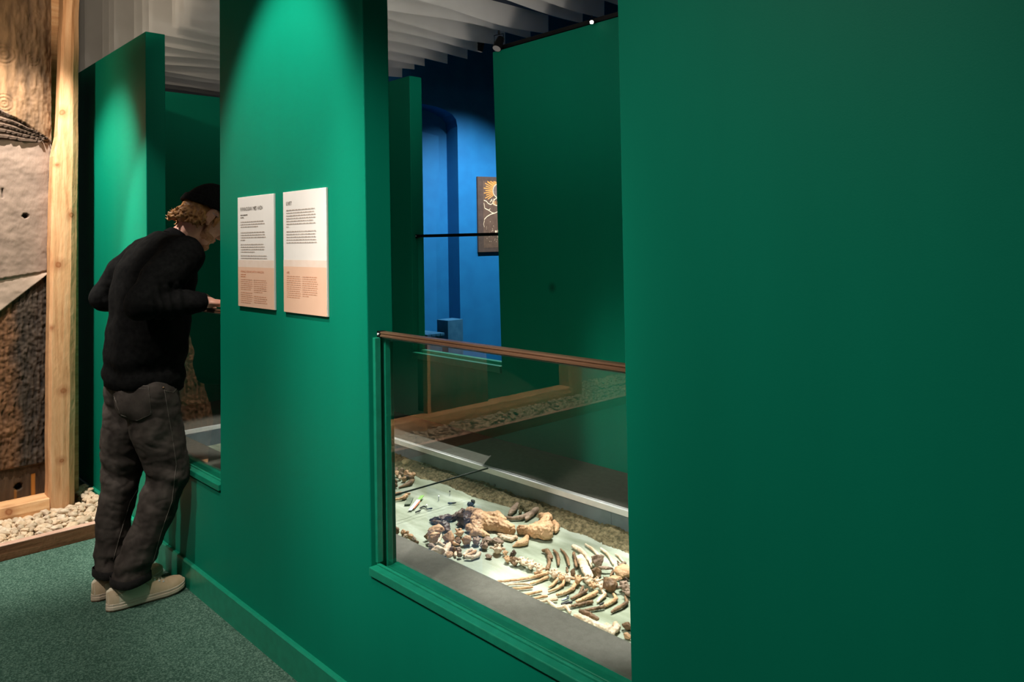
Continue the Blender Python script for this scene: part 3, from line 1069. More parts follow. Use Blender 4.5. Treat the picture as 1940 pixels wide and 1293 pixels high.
def zone(y, z):
    zl1 = 2.085 - (y - 0.76) * 0.60        # lower edge of the upper log
    zl2 = 1.93 + 0.05 * (y - 0.76)         # top of the smooth face
    zb = 1.275 + (y - 0.95) * 0.15         # lower edge of the smooth face
    zc = 1.085 + (y - 0.76) * 0.85         # top of the bark
    return zl1, zl2, zb, zc


verts, cols = [], []
for i in range(ny + 1):
    y = Y0 + (Y1 - Y0) * i / ny
    for k in range(nz + 1):
        z = Z0 + (Z1 - Z0) * k / nz
        zl1, zl2, zb, zc = zone(y, z)
        wv = 0.02 * noise.noise(Vector((y * 9, z * 3, 0)))
        n1 = fbm((y * 3.0, z * 0.6, 1), 12, 4)
        n2 = fbm((y, z, 5), 9, 3)
        edge = max(0, (y - 0.93)) / 0.055
        if z > zl1 + wv * 0.6:
            d = 0.050 - 0.03 * edge ** 2 - 0.10 * (y - 0.74) ** 2
            rough = min(1, max(0, (y - 0.78) / 0.08))
            d += n1 * (0.002 + 0.006 * rough) + 0.006 * fbm((y * 3.2, z * 0.5, 2), 42, 3) * (0.25 + rough)
            c = np.array((0.215, 0.122, 0.060)) * (1 + 0.7 * n1)
            c = c * (1 - 0.45 * rough) + np.array((0.055, 0.034, 0.022)) * 0.45 * rough
            for (p, r) in RINGS:
                q = math.hypot(y - p.y, z - p.z)
                if q < r:
                    g = math.cos(q / r * math.pi * 2 * 3.0)
                    d += 0.0045 * (g if g < 0.2 else 0.2)
        elif z > zl2 + wv * 0.3:
            t = (z - zl2) / max(0.02, zl1 - zl2)
            st = (t * 4.0 + 0.8 * noise.noise(Vector((y * 7, z * 10, 2)))) % 1.0
            d = 0.062 - 0.055 * st + 0.004 * fbm((y, z * 4, 3), 30, 2)
            c = np.array((0.105, 0.070, 0.050)) * (1 + 0.4 * n2)
        elif z > zc:
            d = 0.030 + 0.004 * n2 + 0.0025 * fbm((y, z, 8), 28, 2) - 0.012 * edge ** 2
            c = np.array((0.215, 0.155, 0.120)) * (1 + 0.35 * n2)
            if z < zb:
                t = (zb - z) / max(0.01, zb - zc)
                d += -0.01 + 0.018 * t
                c = np.array((0.29, 0.215, 0.165)) * (1 + 0.25 * n2)
            if math.hypot(y - HOLE.y, (z - HOLE.z) * 1.2) < 0.013: d -= 0.03; c = c * 0.25
            if abs(y - SLIT.y) < 0.004 and abs(z - SLIT.z) < 0.022: d -= 0.015; c = c * 0.4
        elif z > 0.305 + wv * 0.5:
            n3 = fbm((y * 3.4, z * 0.55, 3), 24, 4)
            d = 0.018 + 0.008 * n3 + 0.005 * fbm((y * 1.5, z * 0.8, 1), 60, 2) - 0.02 * edge ** 2
            bark = min(1, max(0, (y - 0.80 + (z - 0.8) * 0.05 + 0.03 * n2) / 0.05))
            c = np.array((0.13, 0.060, 0.027)) * (1 - bark) * (1 + 0.6 * n3) + np.array((0.040, 0.028, 0.020)) * bark * (1 + 1.0 * n3)
        else:
            d = 0.004 + 0.003 * n1
            c = np.array((0.060, 0.034, 0.018)) * (1 + 0.5 * n1)
            if math.hypot(y - HOLE2.y, z - HOLE2.z) < 0.017: d -= 0.03; c = c * 0.15
            if abs(y - 0.905) < 0.008 and z < 0.255: c = np.array((0.34, 0.13, 0.02))
            if abs(y - HOLE2.y + 0.012) < 0.005 and z < HOLE2.z - 0.01: c = np.array((0.20, 0.085, 0.02))
        verts.append((XF + d, y, z))
        cols.append((*np.clip(c, 0.003, 0.9), 1.0))
nb = len(verts)
fs = [(i * (nz + 1) + k, (i + 1) * (nz + 1) + k, (i + 1) * (nz + 1) + k + 1, i * (nz + 1) + k + 1) for i in range(ny) for k in range(nz)]
back = [(XF - 0.30, Y0, Z0), (XF - 0.30, Y1 - 0.0, Z0), (XF - 0.30, Y1, Z1), (XF - 0.30, Y0, Z1)]
verts += back
cols += [(0.08, 0.05, 0.03, 1)] * 4
fs += [tuple([ny * (nz + 1) + k for k in range(nz + 1)] + [nb + 2, nb + 1]), tuple([k for k in range(nz, -1, -1)] + [nb, nb + 3])]
me = bpy.data.meshes.new('carved_trunk')
me.from_pydata(verts, [], fs)
ca = me.color_attributes.new('Col', 'FLOAT_COLOR', 'POINT')
ca.data.foreach_set('color', np.array(cols, dtype=np.float32).ravel())
o = link('carved_trunk', me, M['trunk'], smooth=False)
tag(o, 'huge weathered trunk with carved spirals, hewn face and dark bark behind the pine post', 'trunk')
me.polygons.foreach_set('use_smooth', [True] * len(me.polygons))

# a second weathered slab further along the frame, seen mirrored in the glass
mb = MB()
rings = []
for i in range(25):
    y = -1.46 + 0.56 * i / 24
    top = 0.62 + 0.34 * i / 24 + 0.02 * noise.noise(Vector((y * 8, 0, 0)))
    x = XF + 0.012 * noise.noise(Vector((y * 20, 3, 0)))
    rings.append([(XF - 0.12, y, 0.15), (x + 0.02, y, 0.15), (x + 0.015, y, 0.4), (x, y, top), (XF - 0.12, y, top + 0.02)])
mb.loft(rings)
M['slab'] = noisy('grey_weathered_slab', (0.13, 0.10, 0.075), (0.24, 0.19, 0.145), 20, 0.8, 0.6, 60, stretch=(1, 1, 0.25))
tag(mb.obj('weathered_slab', M['slab'], smooth=True), 'grey weathered timber slab with slanting top in the frame, further from the wall', 'slab')
mb = MB().box((XF - 0.02, -0.905, 0.15), (XF + 0.03, -0.875, 3.0))
tag(mb.obj('batten', M['pine_beam']), 'thin upright pine batten inside the frame', 'batten')
mb = MB().box((XF - 0.30, -4.2, 0.0), (XF - 0.22, -2.60, 2.4))  # unseen pale panel added for the light area mirrored in the glass
M['plaster'] = noisy('pale_plaster', (0.42, 0.42, 0.38), (0.50, 0.50, 0.46), 10, 0.8, 0.1)
tag(mb.obj('added_panel', M['plaster']), 'pale plaster panel added to lighten the reflection, beside the timber frame', kind='structure')

# edging of the gravel bed
ed = empty('gravel_edging', (-4.125, 0.0, 0), 'low brown timber edging holding back the cream pebbles', 'edging')
mb = MB().box((-4.148, -3.6, 0.0), (-4.105, YA - 0.016, 0.066))
MB().box((-4.147, -3.6, 0.0), (-4.106, YA - 0.017, 0.0655)).obj('board', M['border'], ed, bevel=0.002)
MB().box((-4.1480 - 0.0002, -3.6, 0.0657), (-4.1058, YA - 0.017, 0.0685)).obj('pale_top', M['border_top'], ed)  # thin paler strip on top of the edging board

variants = []
for k in range(9):
    rnd = random.Random(50 + k)
    bm = bmesh.new()
    bmesh.ops.create_icosphere(bm, subdivisions=3, radius=1.0)
    sx, sy, sz = 0.019 * rnd.uniform(0.85, 1.3), 0.019 * rnd.uniform(0.7, 1.0), 0.013 * rnd.uniform(0.75, 1.1)
    for v in bm.verts:
        n = 1 + 0.42 * noise.noise(v.co * 1.2 + Vector((k * 3.3, 0, 0))) + 0.17 * noise.noise(v.co * 2.8 + Vector((0, k * 2.2, 0)))
        v.co = Vector((v.co.x * sx * n, v.co.y * sy * n, v.co.z * sz * n))
    me = bpy.data.meshes.new('pebble')
    bm.to_mesh(me)
    bm.free()
    me.polygons.foreach_set('use_smooth', [True] * len(me.polygons))
    me.materials.append(M['pebble'])
    variants.append(me)


def bed_h(x, y):
    return 0.045 + 0.03 * min(1, max(0, (-4.15 - x) / 0.2)) + 0.02 * max(0, (y - 0.95) / 0.25) * min(1, max(0, (-4.2 - x) / 0.15))


pk = 0
rnd = random.Random(12)
placed = []
tries = 0
while pk < 290 and tries < 40000:
    tries += 1
    y = rnd.uniform(0.55, YA - 0.035)
    x = rnd.uniform(-4.66 if y > 1.12 else XT - 0.0, -4.17)
    if y < 1.12 and x < XT + 0.02: continue
    if x < XT + 0.02 and y < 1.125: continue
    s = rnd.uniform(0.85, 1.7)
    lay = rnd.choice((0, 0, 1))
    z = bed_h(x, y) - 0.006 + 0.014 * lay
    ok = True
    for (a, b, c, t) in placed:
        if (a - x) ** 2 + (b - y) ** 2 + (c - z) ** 2 * 3.0 < (0.0135 * (s + t)) ** 2:
            ok = False
            break
    if not ok: continue
    placed.append((x, y, z, s))
    o = bpy.data.objects.new('pebble', variants[pk % 9])
    COL.objects.link(o)
    o.location = (x, y, z)
    o.scale = (s, s, s)
    o.rotation_euler = (rnd.uniform(-0.5, 0.5), rnd.uniform(-0.5, 0.5), rnd.uniform(0, 6.28))
    tag(o, 'smooth cream pebble lying in the gravel bed at the foot of the pine post', 'pebble', 'cream pebbles of the gravel bed')
    pk += 1
# the loose rest of the gravel: under layer and the run further along the frame
gm = MB()
base_v = [np.array([v.co[:] for v in m.vertices]) for m in variants]
base_f = [[tuple(p.vertices) for p in m.polygons] for m in variants]
low = bmesh.new(); bmesh.ops.create_icosphere(low, subdivisions=1, radius=1.0)
lv = np.array([v.co[:] for v in low.verts]); lf = [tuple(v.index for v in f.verts) for f in low.faces]; low.free()


def loose(n, y0, y1, x0, x1, zf):
    for _ in range(n):
        y, x = rnd.uniform(y0, y1), rnd.uniform(x0, x1)
        if y > 0.945 and x < XT + 0.02 and y < 1.12: continue
        a = rnd.uniform(0, 6.28)
        s = rnd.uniform(0.7, 1.2)
        p = lv * np.array((0.021, 0.015, 0.011)) * s * np.array((rnd.uniform(.8, 1.2), rnd.uniform(.8, 1.2), 1))
        R = np.array(((math.cos(a), -math.sin(a), 0), (math.sin(a), math.cos(a), 0), (0, 0, 1)))
        gm.add((p @ R.T + np.array((x, y, zf(x, y)))).tolist(), lf)


loose(900, 0.30, YA - 0.04, XT + 0.025, -4.17, lambda x, y: bed_h(x, y) - 0.030 + rnd.uniform(-0.01, 0.008))
loose(120, 1.13, YA - 0.04, -4.8, XT + 0.02, lambda x, y: bed_h(x, y) - 0.022 + rnd.uniform(-0.01, 0.01))
loose(2600, -3.5, 0.56, XT + 0.025, -4.17, lambda x, y: bed_h(x, y) + rnd.uniform(-0.02, 0.006))
loose(900, -3.5, -2.5, -4.75, XT, lambda x, y: 0.075 + rnd.uniform(-0.02, 0.01))
o = gm.obj('gravel', M['pebble'], smooth=True, fix=False)
tag(o, 'cream gravel filling the bed along the timber frame', 'gravel', kind='stuff')
# ------------------------------------------------------------------ bones and finds on the bed
def mpp(p):
    return (p - CAM).dot(FWD) / F


BN = [0]


def bpt(x, y, r, lift=0.0):
    """point on the bed under photo pixel (x, y), raised by its own radius; returns centre and radius in metres"""
    p = at(x, y, 2, BZ + 0.006)
    rm = r * mpp(p)
    p = at(x, y, 2, BZ + 0.004 + rm * 0.85 + lift)
    return p, rm


def bone(name, chains, mat, label, group=None, flat=1.0, rough=0.19, lift=0.0, voxel=None):
    """chains of (px, py, radius px) fused into one bone"""
    BN[0] += 1
    k = BN[0]
    mb = MB()
    rmin = 1.0
    kr = 0.80 if name == 'rib_bone' else 1.0
    for ch in chains:
        ch = [(c[0], c[1], c[2] * kr, *c[3:]) for c in ch]
        pts = [bpt(c[0], c[1], c[2], lift + (c[3] if len(c) > 3 else 0)) for c in ch]
        rmin = min(rmin, min(p[1] for p in pts))
        if len(pts) == 1:
            p, r = pts[0]
            mb.cap(p, r, p + Vector((r * 0.3, 0, 0)), r * 0.9, 10)
        for (p0, r0), (p1, r1) in zip(pts[:-1], pts[1:]):
            mb.cap(p0, r0, p1, r1, 10)
    vx = voxel or max(0.0018, min(0.0045, rmin * 0.32))
    amp = rmin * rough

    def disp(co, n):
        return amp * (1.6 * fbm(co, 0.55 / rmin, 3, k) + 1.0 * fbm(co, 1.5 / rmin, 3, k) - 0.9 * abs(noise.noise(co * (0.8 / rmin) + Vector((k, 0, 0)))) - 0.8 * max(0, noise.noise(co * (0.9 / rmin)) - 0.25))
    o = solid(name, mb, vx, M[mat], None, 1, disp)
    if flat != 1.0:
        for v in o.data.vertices:
            v.co.z *= flat
    return tag(o, label, 'bone', group)


def chunk(name, x, y, r, mat, label, group=None, seed=0, sq=(1, 1, 1), rot=0.0, lift=0.0, sharp=1.0, cat='bone'):
    """broken fragment: a lump cut by a few planes"""
    BN[0] += 1
    rnd = random.Random(seed * 31 + BN[0])
    p, rm = bpt(x, y, r, lift)
    bm = bmesh.new()
    bmesh.ops.create_icosphere(bm, subdivisions=4, radius=1.0)
    planes = [(Vector((rnd.uniform(-1, 1), rnd.uniform(-1, 1), rnd.uniform(-0.6, 1))).normalized(), rnd.uniform(0.45, 0.85)) for _ in range(6)]
    R = Matrix.Rotation(rot, 3, 'Z')
    for v in bm.verts:
        c = v.co.copy()
        for n, d in planes:
            e = c.dot(n) - d
            if e > 0:
                c -= n * e * 0.92 * sharp
        c *= 1 + 0.20 * noise.noise(c * 2.2 + Vector((seed, BN[0], 0))) + 0.12 * noise.noise(c * 6 + Vector((seed, BN[0], 0)))
        c = Vector((c.x * sq[0], c.y * sq[1], c.z * sq[2]))
        v.co = R @ c * rm * 1.12 + p
    zmin = min(v.co.z for v in bm.verts)
    dz = BZ + 0.002 + lift - zmin if zmin < BZ + 0.002 or lift == 0 else 0
    for v in bm.verts:
        v.co.z += dz
    me = bpy.data.meshes.new(name)
    bm.to_mesh(me)
    bm.free()
    o = link(name, me, M[mat], smooth=True)
    m = o.data
    m.polygons.foreach_set('use_smooth', [True] * len(m.polygons))
    return tag(o, label, cat, group)


def vertebra(x, y, r, mat, label, group='vertebrae of the animal backbone', seed=0, ang=None):
    BN[0] += 1
    rnd = random.Random(seed + BN[0] * 7)
    p, rm = bpt(x, y, r * 0.92)
    a = rnd.uniform(-0.4, 0.4) + 0.55 if ang is None else ang
    ax = Vector((math.cos(a), -math.sin(a), rnd.uniform(-0.15, 0.15))).normalized()   # along the backbone
    side = ax.cross(Vector((0, 0, 1))).normalized()
    up = side.cross(ax).normalized()
    mb = MB()
    mb.cap(p - ax * rm * 0.45, rm * 0.62, p + ax * rm * 0.45, rm * 0.66, 12)
    mb.cap(p - ax * rm * 0.55, rm * 0.70, p - ax * rm * 0.50, rm * 0.70, 12)
    mb.cap(p + ax * rm * 0.55, rm * 0.68, p + ax * rm * 0.50, rm * 0.68, 12)
    tl = rnd.uniform(0.8, 1.2)
    mb.cap(p + up * rm * 0.4, rm * 0.26, p + up * rm * tl + ax * rm * 0.4, rm * 0.17, 8)
    for s in (-1, 1):
        mb.cap(p + side * s * rm * 0.4, rm * 0.28, p + side * s * rm * rnd.uniform(1.0, 1.35) + up * rm * rnd.uniform(0, 0.5), rm * 0.18, 8)
        mb.cap(p + up * rm * 0.45 + side * s * rm * 0.3, rm * 0.22, p + up * rm * 0.75 + side * s * rm * 0.55 - ax * rm * 0.4, rm * 0.14, 8)
    k = BN[0]
    o = solid('vertebra', mb, max(0.0022, rm * 0.12), M[mat], None, 1, lambda co, n: rm * 0.20 * fbm(co, 1.5 / rm, 3, k))
    return tag(o, label, 'bone', group)


# --- the great two-part bone
bone('large_long_bone', [[(889, 969, 8.5), (906, 976, 11), (908, 988, 18), (925, 992, 14.5), (945, 995, 12.5), (958, 1000, 12), (967, 1004, 10)], [(908, 992, 16), (902, 1008, 8.5), (893, 1012, 5)], [(906, 980, 12), (925, 978, 8), (942, 977, 8.5), (952, 986, 8)], [(889, 1000, 8), (900, 1004, 9)], [(905, 1008, 7), (925, 1016, 4.5)]],
     'bone', 'great tan bone with knobbed broad end, the largest on the bed, left of the crack', rough=0.26, voxel=0.0032)
bone('large_long_bone', [[(987, 1005, 9.5), (1000, 1005, 10.5), (1016, 1007, 13), (1034, 1008, 15)], [(1016, 1002, 11), (1030, 993, 10), (1038, 981, 9.5), (1026, 978, 6)], [(1034, 1014, 9), (1040, 1000, 11)], [(1010, 1014, 6), (1030, 1017, 7)]],
     'bone', 'tan knuckle end of the great bone, right of the crack', rough=0.26, voxel=0.0032)
bone('knuckle_bone', [[(1050, 990, 4.5), (1055, 998, 6), (1053, 1007, 4.5)]], 'bone', 'small upright tan bone cap against the right end of the great bone')
bone('slender_bone', [[(951, 980, 2.5), (970, 983, 3.5), (988, 981, 4.5), (1003, 975, 5), (1012, 970, 4)], [(1003, 978, 5), (1014, 968, 6), (1022, 964, 3.5), (1026, 963, 2.5)], [(997, 984, 3.5), (1010, 974, 4)]], 'bone_grey', 'slender grey-brown shaft lying behind the great bone', rough=0.12)
bone('blade_bone', [[(965, 975, 3.5), (972, 966, 6.5), (980, 955, 4)]], 'bone_grey', 'pinkish leaf-shaped bone leaning on the earth bank behind the great bone', flat=0.9)
for i, (x, y, r) in enumerate(((990, 962, 5), (997, 967, 5), (1004, 962, 4), (986, 970, 3.5), (1010, 958, 4))):
    chunk('earth_clod', x, y, r, 'grit', 'dark earth clod beside the bank behind the slender shaft', 'earth clods behind the great bone', i, cat='clod')
bone('jaw_bone', [[(945, 1014, 3), (962, 1018, 4.5), (977, 1019, 4.5)], [(950, 1019, 3.5), (968, 1023, 4.5), (974, 1020, 4)]], 'bone_pale', 'long pale bone with a rough edge below the shaft of the great bone')
bone('blade_bone', [[(973, 1035, 2.5), (984, 1029, 7.5), (993, 1026, 8.5), (999, 1016, 4), (1003, 1010, 2)]], 'bone', 'tan leaf-shaped bone in front of the knuckle end', flat=0.8)
chunk('bone_plate', 941, 1021, 12, 'bone_grey', 'flat grey bone plate with pale edges below the shaft of the great bone', None, 3, (1.2, 0.8, 0.5))
chunk('bone_fragment', 922, 1021, 10, 'bone_grey', 'grey-brown bone lump touching the left knob of the great bone', None, 4, (1.2, 0.7, 0.6))

# --- left cluster
bone('dark_jaw', [[(816, 986, 3.5), (827, 985, 5.5), (838, 983, 6)], [(838, 985, 6), (847, 981, 7), (858, 981, 5), (868, 975, 5), (877, 968, 4.5)], [(821, 989, 4), (832, 992, 5)]], 'bone_dark', 'long dark brown jaw bone left of the great bone', rough=0.3)
bone('dark_bone', [[(873, 983, 8.5), (882, 986, 11.5), (884, 978, 9)], [(868, 995, 3), (875, 990, 6)]], 'bone_dark', 'rounded near-black bone against the left end of the great bone', rough=0.22)
bone('dark_bone', [[(841, 992, 6), (846, 1001, 7.5), (848, 1006, 5)]], 'bone_dark', 'dark knobbed bone hanging below the dark jaw', rough=0.35)
chunk('skull_plate', 826, 1001, 12, 'bone', 'smooth tan curved plate at the top of the left heap', None, 2, (1.15, 0.85, 0.7), 0.5)
chunk('skull_plate', 814, 1014, 9, 'bone_brown', 'dark brown plate on the left edge of the heap', None, 5, (0.7, 1.1, 0.9))
chunk('skull_plate', 823, 1019, 12, 'bone', 'broad smooth tan plate in the middle left of the heap', None, 6, (1.0, 0.9, 0.8), 0.3)
chunk('skull_plate', 850, 1020, 11.5, 'bone', 'ridged tan plate in the middle right of the heap', None, 7, (1.0, 0.9, 0.9))
bone('thin_bone', [[(826, 1030, 2), (833, 1024, 2.2), (836, 1014, 2)]], 'bone_pale', 'thin curved pale splinter between the two tan plates')
bone('thin_bone', [[(832, 1028, 2), (841, 1034, 3), (848, 1031, 2.5)]], 'bone_pale', 'short pale splinter below the thin curved one')
bone('thin_bone', [[(853, 1028, 4), (862, 1031, 3.5), (870, 1033, 1.5)]], 'bone', 'pointed tan splinter at the right side of the heap')
chunk('skull_plate', 818, 1033, 7, 'bone_grey', 'greyish piece at the lower left of the heap', None, 8, (1.2, 0.8, 0.6))
chunk('skull_plate', 828, 1043, 12, 'bone_pale', 'bright cream plate at the ledge side of the heap', None, 9, (1.2, 0.8, 0.8), 0.8)
bone('skull_plate', [[(841, 1050, 5), (847, 1041, 7.5), (851, 1032, 4)]], 'bone_pale', 'bright upright cream plate at the bottom of the heap')
chunk('bone_fragment', 858, 1043, 6, 'bone_brown', 'brown hollow fragment right of the upright cream plate', None, 10)
bone('thin_bone', [[(860, 1040, 3), (863, 1046, 3), (863, 1053, 2.5)]], 'bone_pale', 'small curved cream fragment right of the brown hollow one')
chunk('bone_fragment', 852, 1053, 6, 'bone', 'tan fragment half hidden by the ledge under the heap', None, 11)
chunk('bone_fragment', 843, 1031, 4, 'bone_dark', 'small dark fragment in the middle of the heap', None, 12)
chunk('bone_fragment', 868, 1041, 6.5, 'bone_grey', 'grey-brown fragment low at the right of the heap', None, 13, (1.2, 0.8, 0.8))
chunk('bone_fragment', 870, 1052, 5, 'bone_grey', 'small rough fragment right of the heap by the ledge', None, 14)
vertebra(870, 1010, 9.5, 'bone', 'knobbed pale vertebra alone above the row of lumps', None, 1)
chunk('bone_fragment', 868, 1025, 7, 'bone_brown', 'brown lump below the lone pale vertebra', None, 15)
chunk('bone_fragment', 885, 1025, 9.5, 'bone', 'orange-tan block right of the brown lump', None, 16, (1, 0.9, 1.0), 0.4)
vertebra(902, 1026, 9.5, 'bone_grey', 'grey vertebra right of the orange-tan block', None, 2)
vertebra(917, 1034, 9, 'bone_grey', 'grey vertebra next along, left of the bright spiny one', None, 3)
bone('thin_bone', [[(879, 1052, 2.5), (886, 1045, 3), (895, 1043, 3.5), (900, 1046, 2.5)]], 'bone_pale', 'open V-shaped cream fragment, upper arm')
bone('thin_bone', [[(880, 1054, 2.5), (892, 1050, 3.2), (901, 1045, 3)]], 'bone', 'open V-shaped tan fragment, lower arm')
bone('thin_bone', [[(884, 1056, 4), (894, 1057, 4), (900, 1055, 3)]], 'bone_pale', 'flat cream fragment under the V-shaped pair')
bone('thin_bone', [[(898, 1056, 3.5), (905, 1053, 4.5), (910, 1047, 2.5)]], 'bone_pale', 'forked cream fragment right of the V-shaped pair')
chunk('bone_fragment', 926, 1053, 6, 'bone_grey', 'flat grey chip below the bright spiny vertebra', None, 17, (1.3, 0.8, 0.6))
for i, (x, y, r, mt) in enumerate(((752, 1007, 6, 'bone_brown'), (763, 1010, 5, 'bone'), (771, 1012, 5, 'bone'), (768, 1016, 4, 'bone_pale'), (778, 1018, 5, 'bone'), (784, 1024, 5.5, 'bone_grey'), (789, 1029, 4, 'bone_brown'))):
    chunk('bone_fragment', x, y, r, mt, 'one of the small fragments peeping over the front ledge far left of the heap', 'fragments at the front ledge', 20 + i)

# --- far left heap by the green post
for i, (x, y, r, mt) in enumerate(((752, 899, 5, 'bone'), (759, 900, 4.5, 'bone_brown'), (769, 896, 5.5, 'bone'), (776, 902, 5, 'bone'), (783, 901, 4.5, 'bone'), (757, 906, 4.5, 'bone_pale'), (748, 911, 5, 'bone_brown'), (766, 909, 4.5, 'bone'), (762, 892, 4, 'bone_grey'), (751, 890, 3.5, 'bone_grey'), (779, 908, 5, 'bone_brown'), (749, 921, 4, 'bone_brown'), (770, 905, 4, 'bone_dark'))):
    chunk('bone_fragment', x, y, r, mt, 'one of the jumbled fragments in the rear heap by the green upright', 'fragments of the rear heap', 40 + i)
bone('thin_bone', [[(746, 882, 2), (747, 896, 2.2)]], 'bone_pale', 'white upright splinter at the edge of the rear heap')
bone('blade_bone', [[(757, 923, 2.2), (766, 919, 4), (776, 914, 6), (782, 908, 4)]], 'bone_brown', 'dark brown blade-shaped bone in front of the rear heap', flat=0.7)
bone('thin_bone', [[(744, 948, 2.6), (756, 946, 2.6), (764, 944, 3.5), (769, 940, 4.5)]], 'bone', 'curved tan bone with a knob, just in front of the glass joint')
bone('thin_bone', [[(744, 937, 2.5), (753, 935, 2.5), (761, 934, 2)]], 'bone', 'straight tan splinter under the glass joint')
bone('thin_bone', [[(769, 936, 2), (776, 936, 2.2)]], 'bone', 'tiny tan splinter right of the knobbed curved bone')

# --- backbone
vertebra(943, 1041, 11, 'bone_pale', 'bright spiny vertebra at the left end of the backbone row', seed=11)
vertebra(957, 1049, 6, 'bone', 'small tan vertebra second from the left of the row', seed=12)
vertebra(961, 1060, 7.5, 'bone', 'tan vertebra with pale tip, third from the left of the row', seed=13)
chunk('vertebra', 971, 1053, 7.5, 'bone_dark', 'dark brown upright lump among the vertebrae', None, 31, (0.8, 0.9, 1.1))
chunk('vertebra', 976, 1064, 8.5, 'bone_brown', 'brown vertebra behind the pale pair', None, 32, (1.2, 0.8, 0.8))
vertebra(990, 1065, 10.5, 'bone_pale', 'pale block vertebra left of the twin', seed=14)
vertebra(1005, 1071, 10.5, 'bone_pale', 'pale block vertebra right of its twin', seed=15)
vertebra(1022, 1077, 10, 'bone_pale', 'bright round-faced vertebra before the ribs begin', seed=16)
vertebra(1050, 1087, 10.5, 'bone_pale', 'spiny vertebra where the far ribs begin', seed=17)
vertebra(1064, 1094, 8.5, 'bone', 'orange-tan vertebra right of the spiny one', seed=18)
vertebra(1076, 1095, 9.5, 'bone_pale', 'bright vertebra under the brown knob', seed=19)
chunk('vertebra', 1086, 1089, 6, 'bone_brown', 'brown knob standing behind the bright vertebra', None, 33, (0.7, 0.8, 1.3))
vertebra(1095, 1099, 10, 'bone', 'dark-hollowed tan vertebra left of the broad blade', seed=20)
vertebra(1114, 1098, 11, 'bone_pale', 'brightest vertebra at the foot of the broad blade', seed=21)
vertebra(1123, 1109, 8.5, 'bone', 'orange vertebra in front of the brightest one', seed=22)
vertebra(1131, 1101, 7.5, 'bone_pale', 'small bright vertebra right of the broad blade', seed=23)
vertebra(1138, 1111, 8.5, 'bone_pale', 'round pale vertebra left of the brown disc', seed=24)
vertebra(1148, 1100, 8, 'bone_brown', 'brown vertebra behind the round pale one', seed=25)
chunk('vertebra', 1157, 1110, 13, 'bone_brown', 'large brown round vertebra like a disc', None, 34, (1, 0.9, 0.9), sharp=0.6)
chunk('bone_plate', 1165, 1096, 9, 'bone', 'thin tan plate lying on the large brown disc', None, 35, (1.3, 0.9, 0.3), 0.6, 0.012)
vertebra(1183, 1112, 12, 'bone_grey', 'rough grey vertebra at the green edge', seed=26)
vertebra(1190, 1124, 9, 'bone_grey', 'second rough grey vertebra at the green edge, lower', seed=27)

# --- far ribs
FR = 'ribs on the far side of the backbone'
bone('rib_bone', [[(1029, 1044, 4), (1036, 1044, 6), (1041, 1052, 6.5), (1045, 1058, 4)], [(1039, 1056, 4.5), (1041, 1066, 4.5), (1037, 1078, 5.5)]], 'bone_brown', 'thick dark broken rib, first of the far side', FR, rough=0.2)
bone('rib_bone', [[(1049, 1043, 2.5), (1055, 1050, 4), (1058, 1060, 4.5), (1058, 1071, 3)]], 'bone_brown', 'second dark rib of the far side', FR)
bone('rib_bone', [[(1062, 1041, 2), (1070, 1049, 3), (1075, 1059, 4), (1078, 1072, 3)]], 'bone_brown', 'third far rib, hollow with pale edges', FR)
bone('rib_bone', [[(1087, 1049, 4), (1090, 1060, 4.2), (1092, 1074, 4)]], 'bone_brown', 'short thick rib left of the broad pale blade', FR)
bone('rib_bone', [[(1087, 1036, 5.5), (1098, 1042, 6), (1110, 1053, 5.5), (1118, 1065, 4), (1121, 1074, 3)]], 'bone_pale', 'broad curved pale rib behind the broad blade', FR)
bone('rib_bone', [[(1109, 1032, 2.5), (1120, 1039, 3.5), (1129, 1047, 3.5), (1135, 1055, 2.8)]], 'bone_pale', 'slim pale rib right of the broad curved one', FR)
bone('rib_bone', [[(1139, 1040, 3), (1149, 1048, 3.7), (1157, 1058, 3.6), (1162, 1069, 3)]], 'bone_pale', 'slim pale rib farther right, with pointed lower end', FR)
bone('rib_bone', [[(1166, 1050, 2.2), (1174, 1056, 3), (1180, 1064, 2.2)]], 'bone_pale', 'short pale rib nearest the green edge', FR)
bone('rib_bone', [[(1170, 1064, 2.2), (1175, 1071, 2.2)]], 'bone_brown', 'tiny brown rib tip under the short pale rib', FR)
bone('rib_bone', [[(1074, 1077, 3), (1075, 1084, 3)]], 'bone_brown', 'brown rib stub standing behind the backbone', FR)
bone('broad_blade_bone', [[(1096, 1055, 5), (1104, 1066, 7.5), (1110, 1078, 9), (1117, 1090, 7.5)], [(1100, 1052, 4.5), (1108, 1068, 7)]], 'bone_pale', 'broad flat pale blade bone with a small hole, crossing the far ribs', flat=0.75, lift=0.012)
chunk('pelvis_piece', 1134, 1062, 13, 'bone_grey', 'curled pinkish bone piece with flared rim right of the broad blade', None, 51, (0.9, 0.9, 0.9))
chunk('pelvis_piece', 1127, 1082, 11, 'bone_brown', 'brown lump below the curled pinkish piece', None, 52, (1, 1, 0.8))
bone('blade_bone', [[(1136, 1075, 3), (1148, 1076, 4.5), (1160, 1077, 2.5)]], 'bone_grey', 'flat leaf-like bone bridging above the dark hollow', flat=0.8, lift=0.008)
chunk('broad_bone', 1186, 1080, 17, 'bone', 'wide smooth tan bone cut off by the green edge', None, 53, (1.2, 0.9, 0.6), 0.3)
bone('thin_bone', [[(1172, 1071, 2.5), (1184, 1067, 3)]], 'bone_grey', 'thin grey bone lying along the top of the wide tan bone')
bone('thin_bone', [[(1157, 1091, 2), (1160, 1086, 3), (1162, 1081, 2)]], 'bone_brown', 'small brown upright bone in the dark hollow')
chunk('bone_fragment', 1186, 1100, 4.5, 'bone_dark', 'dark lump under the wide tan bone', None, 54)

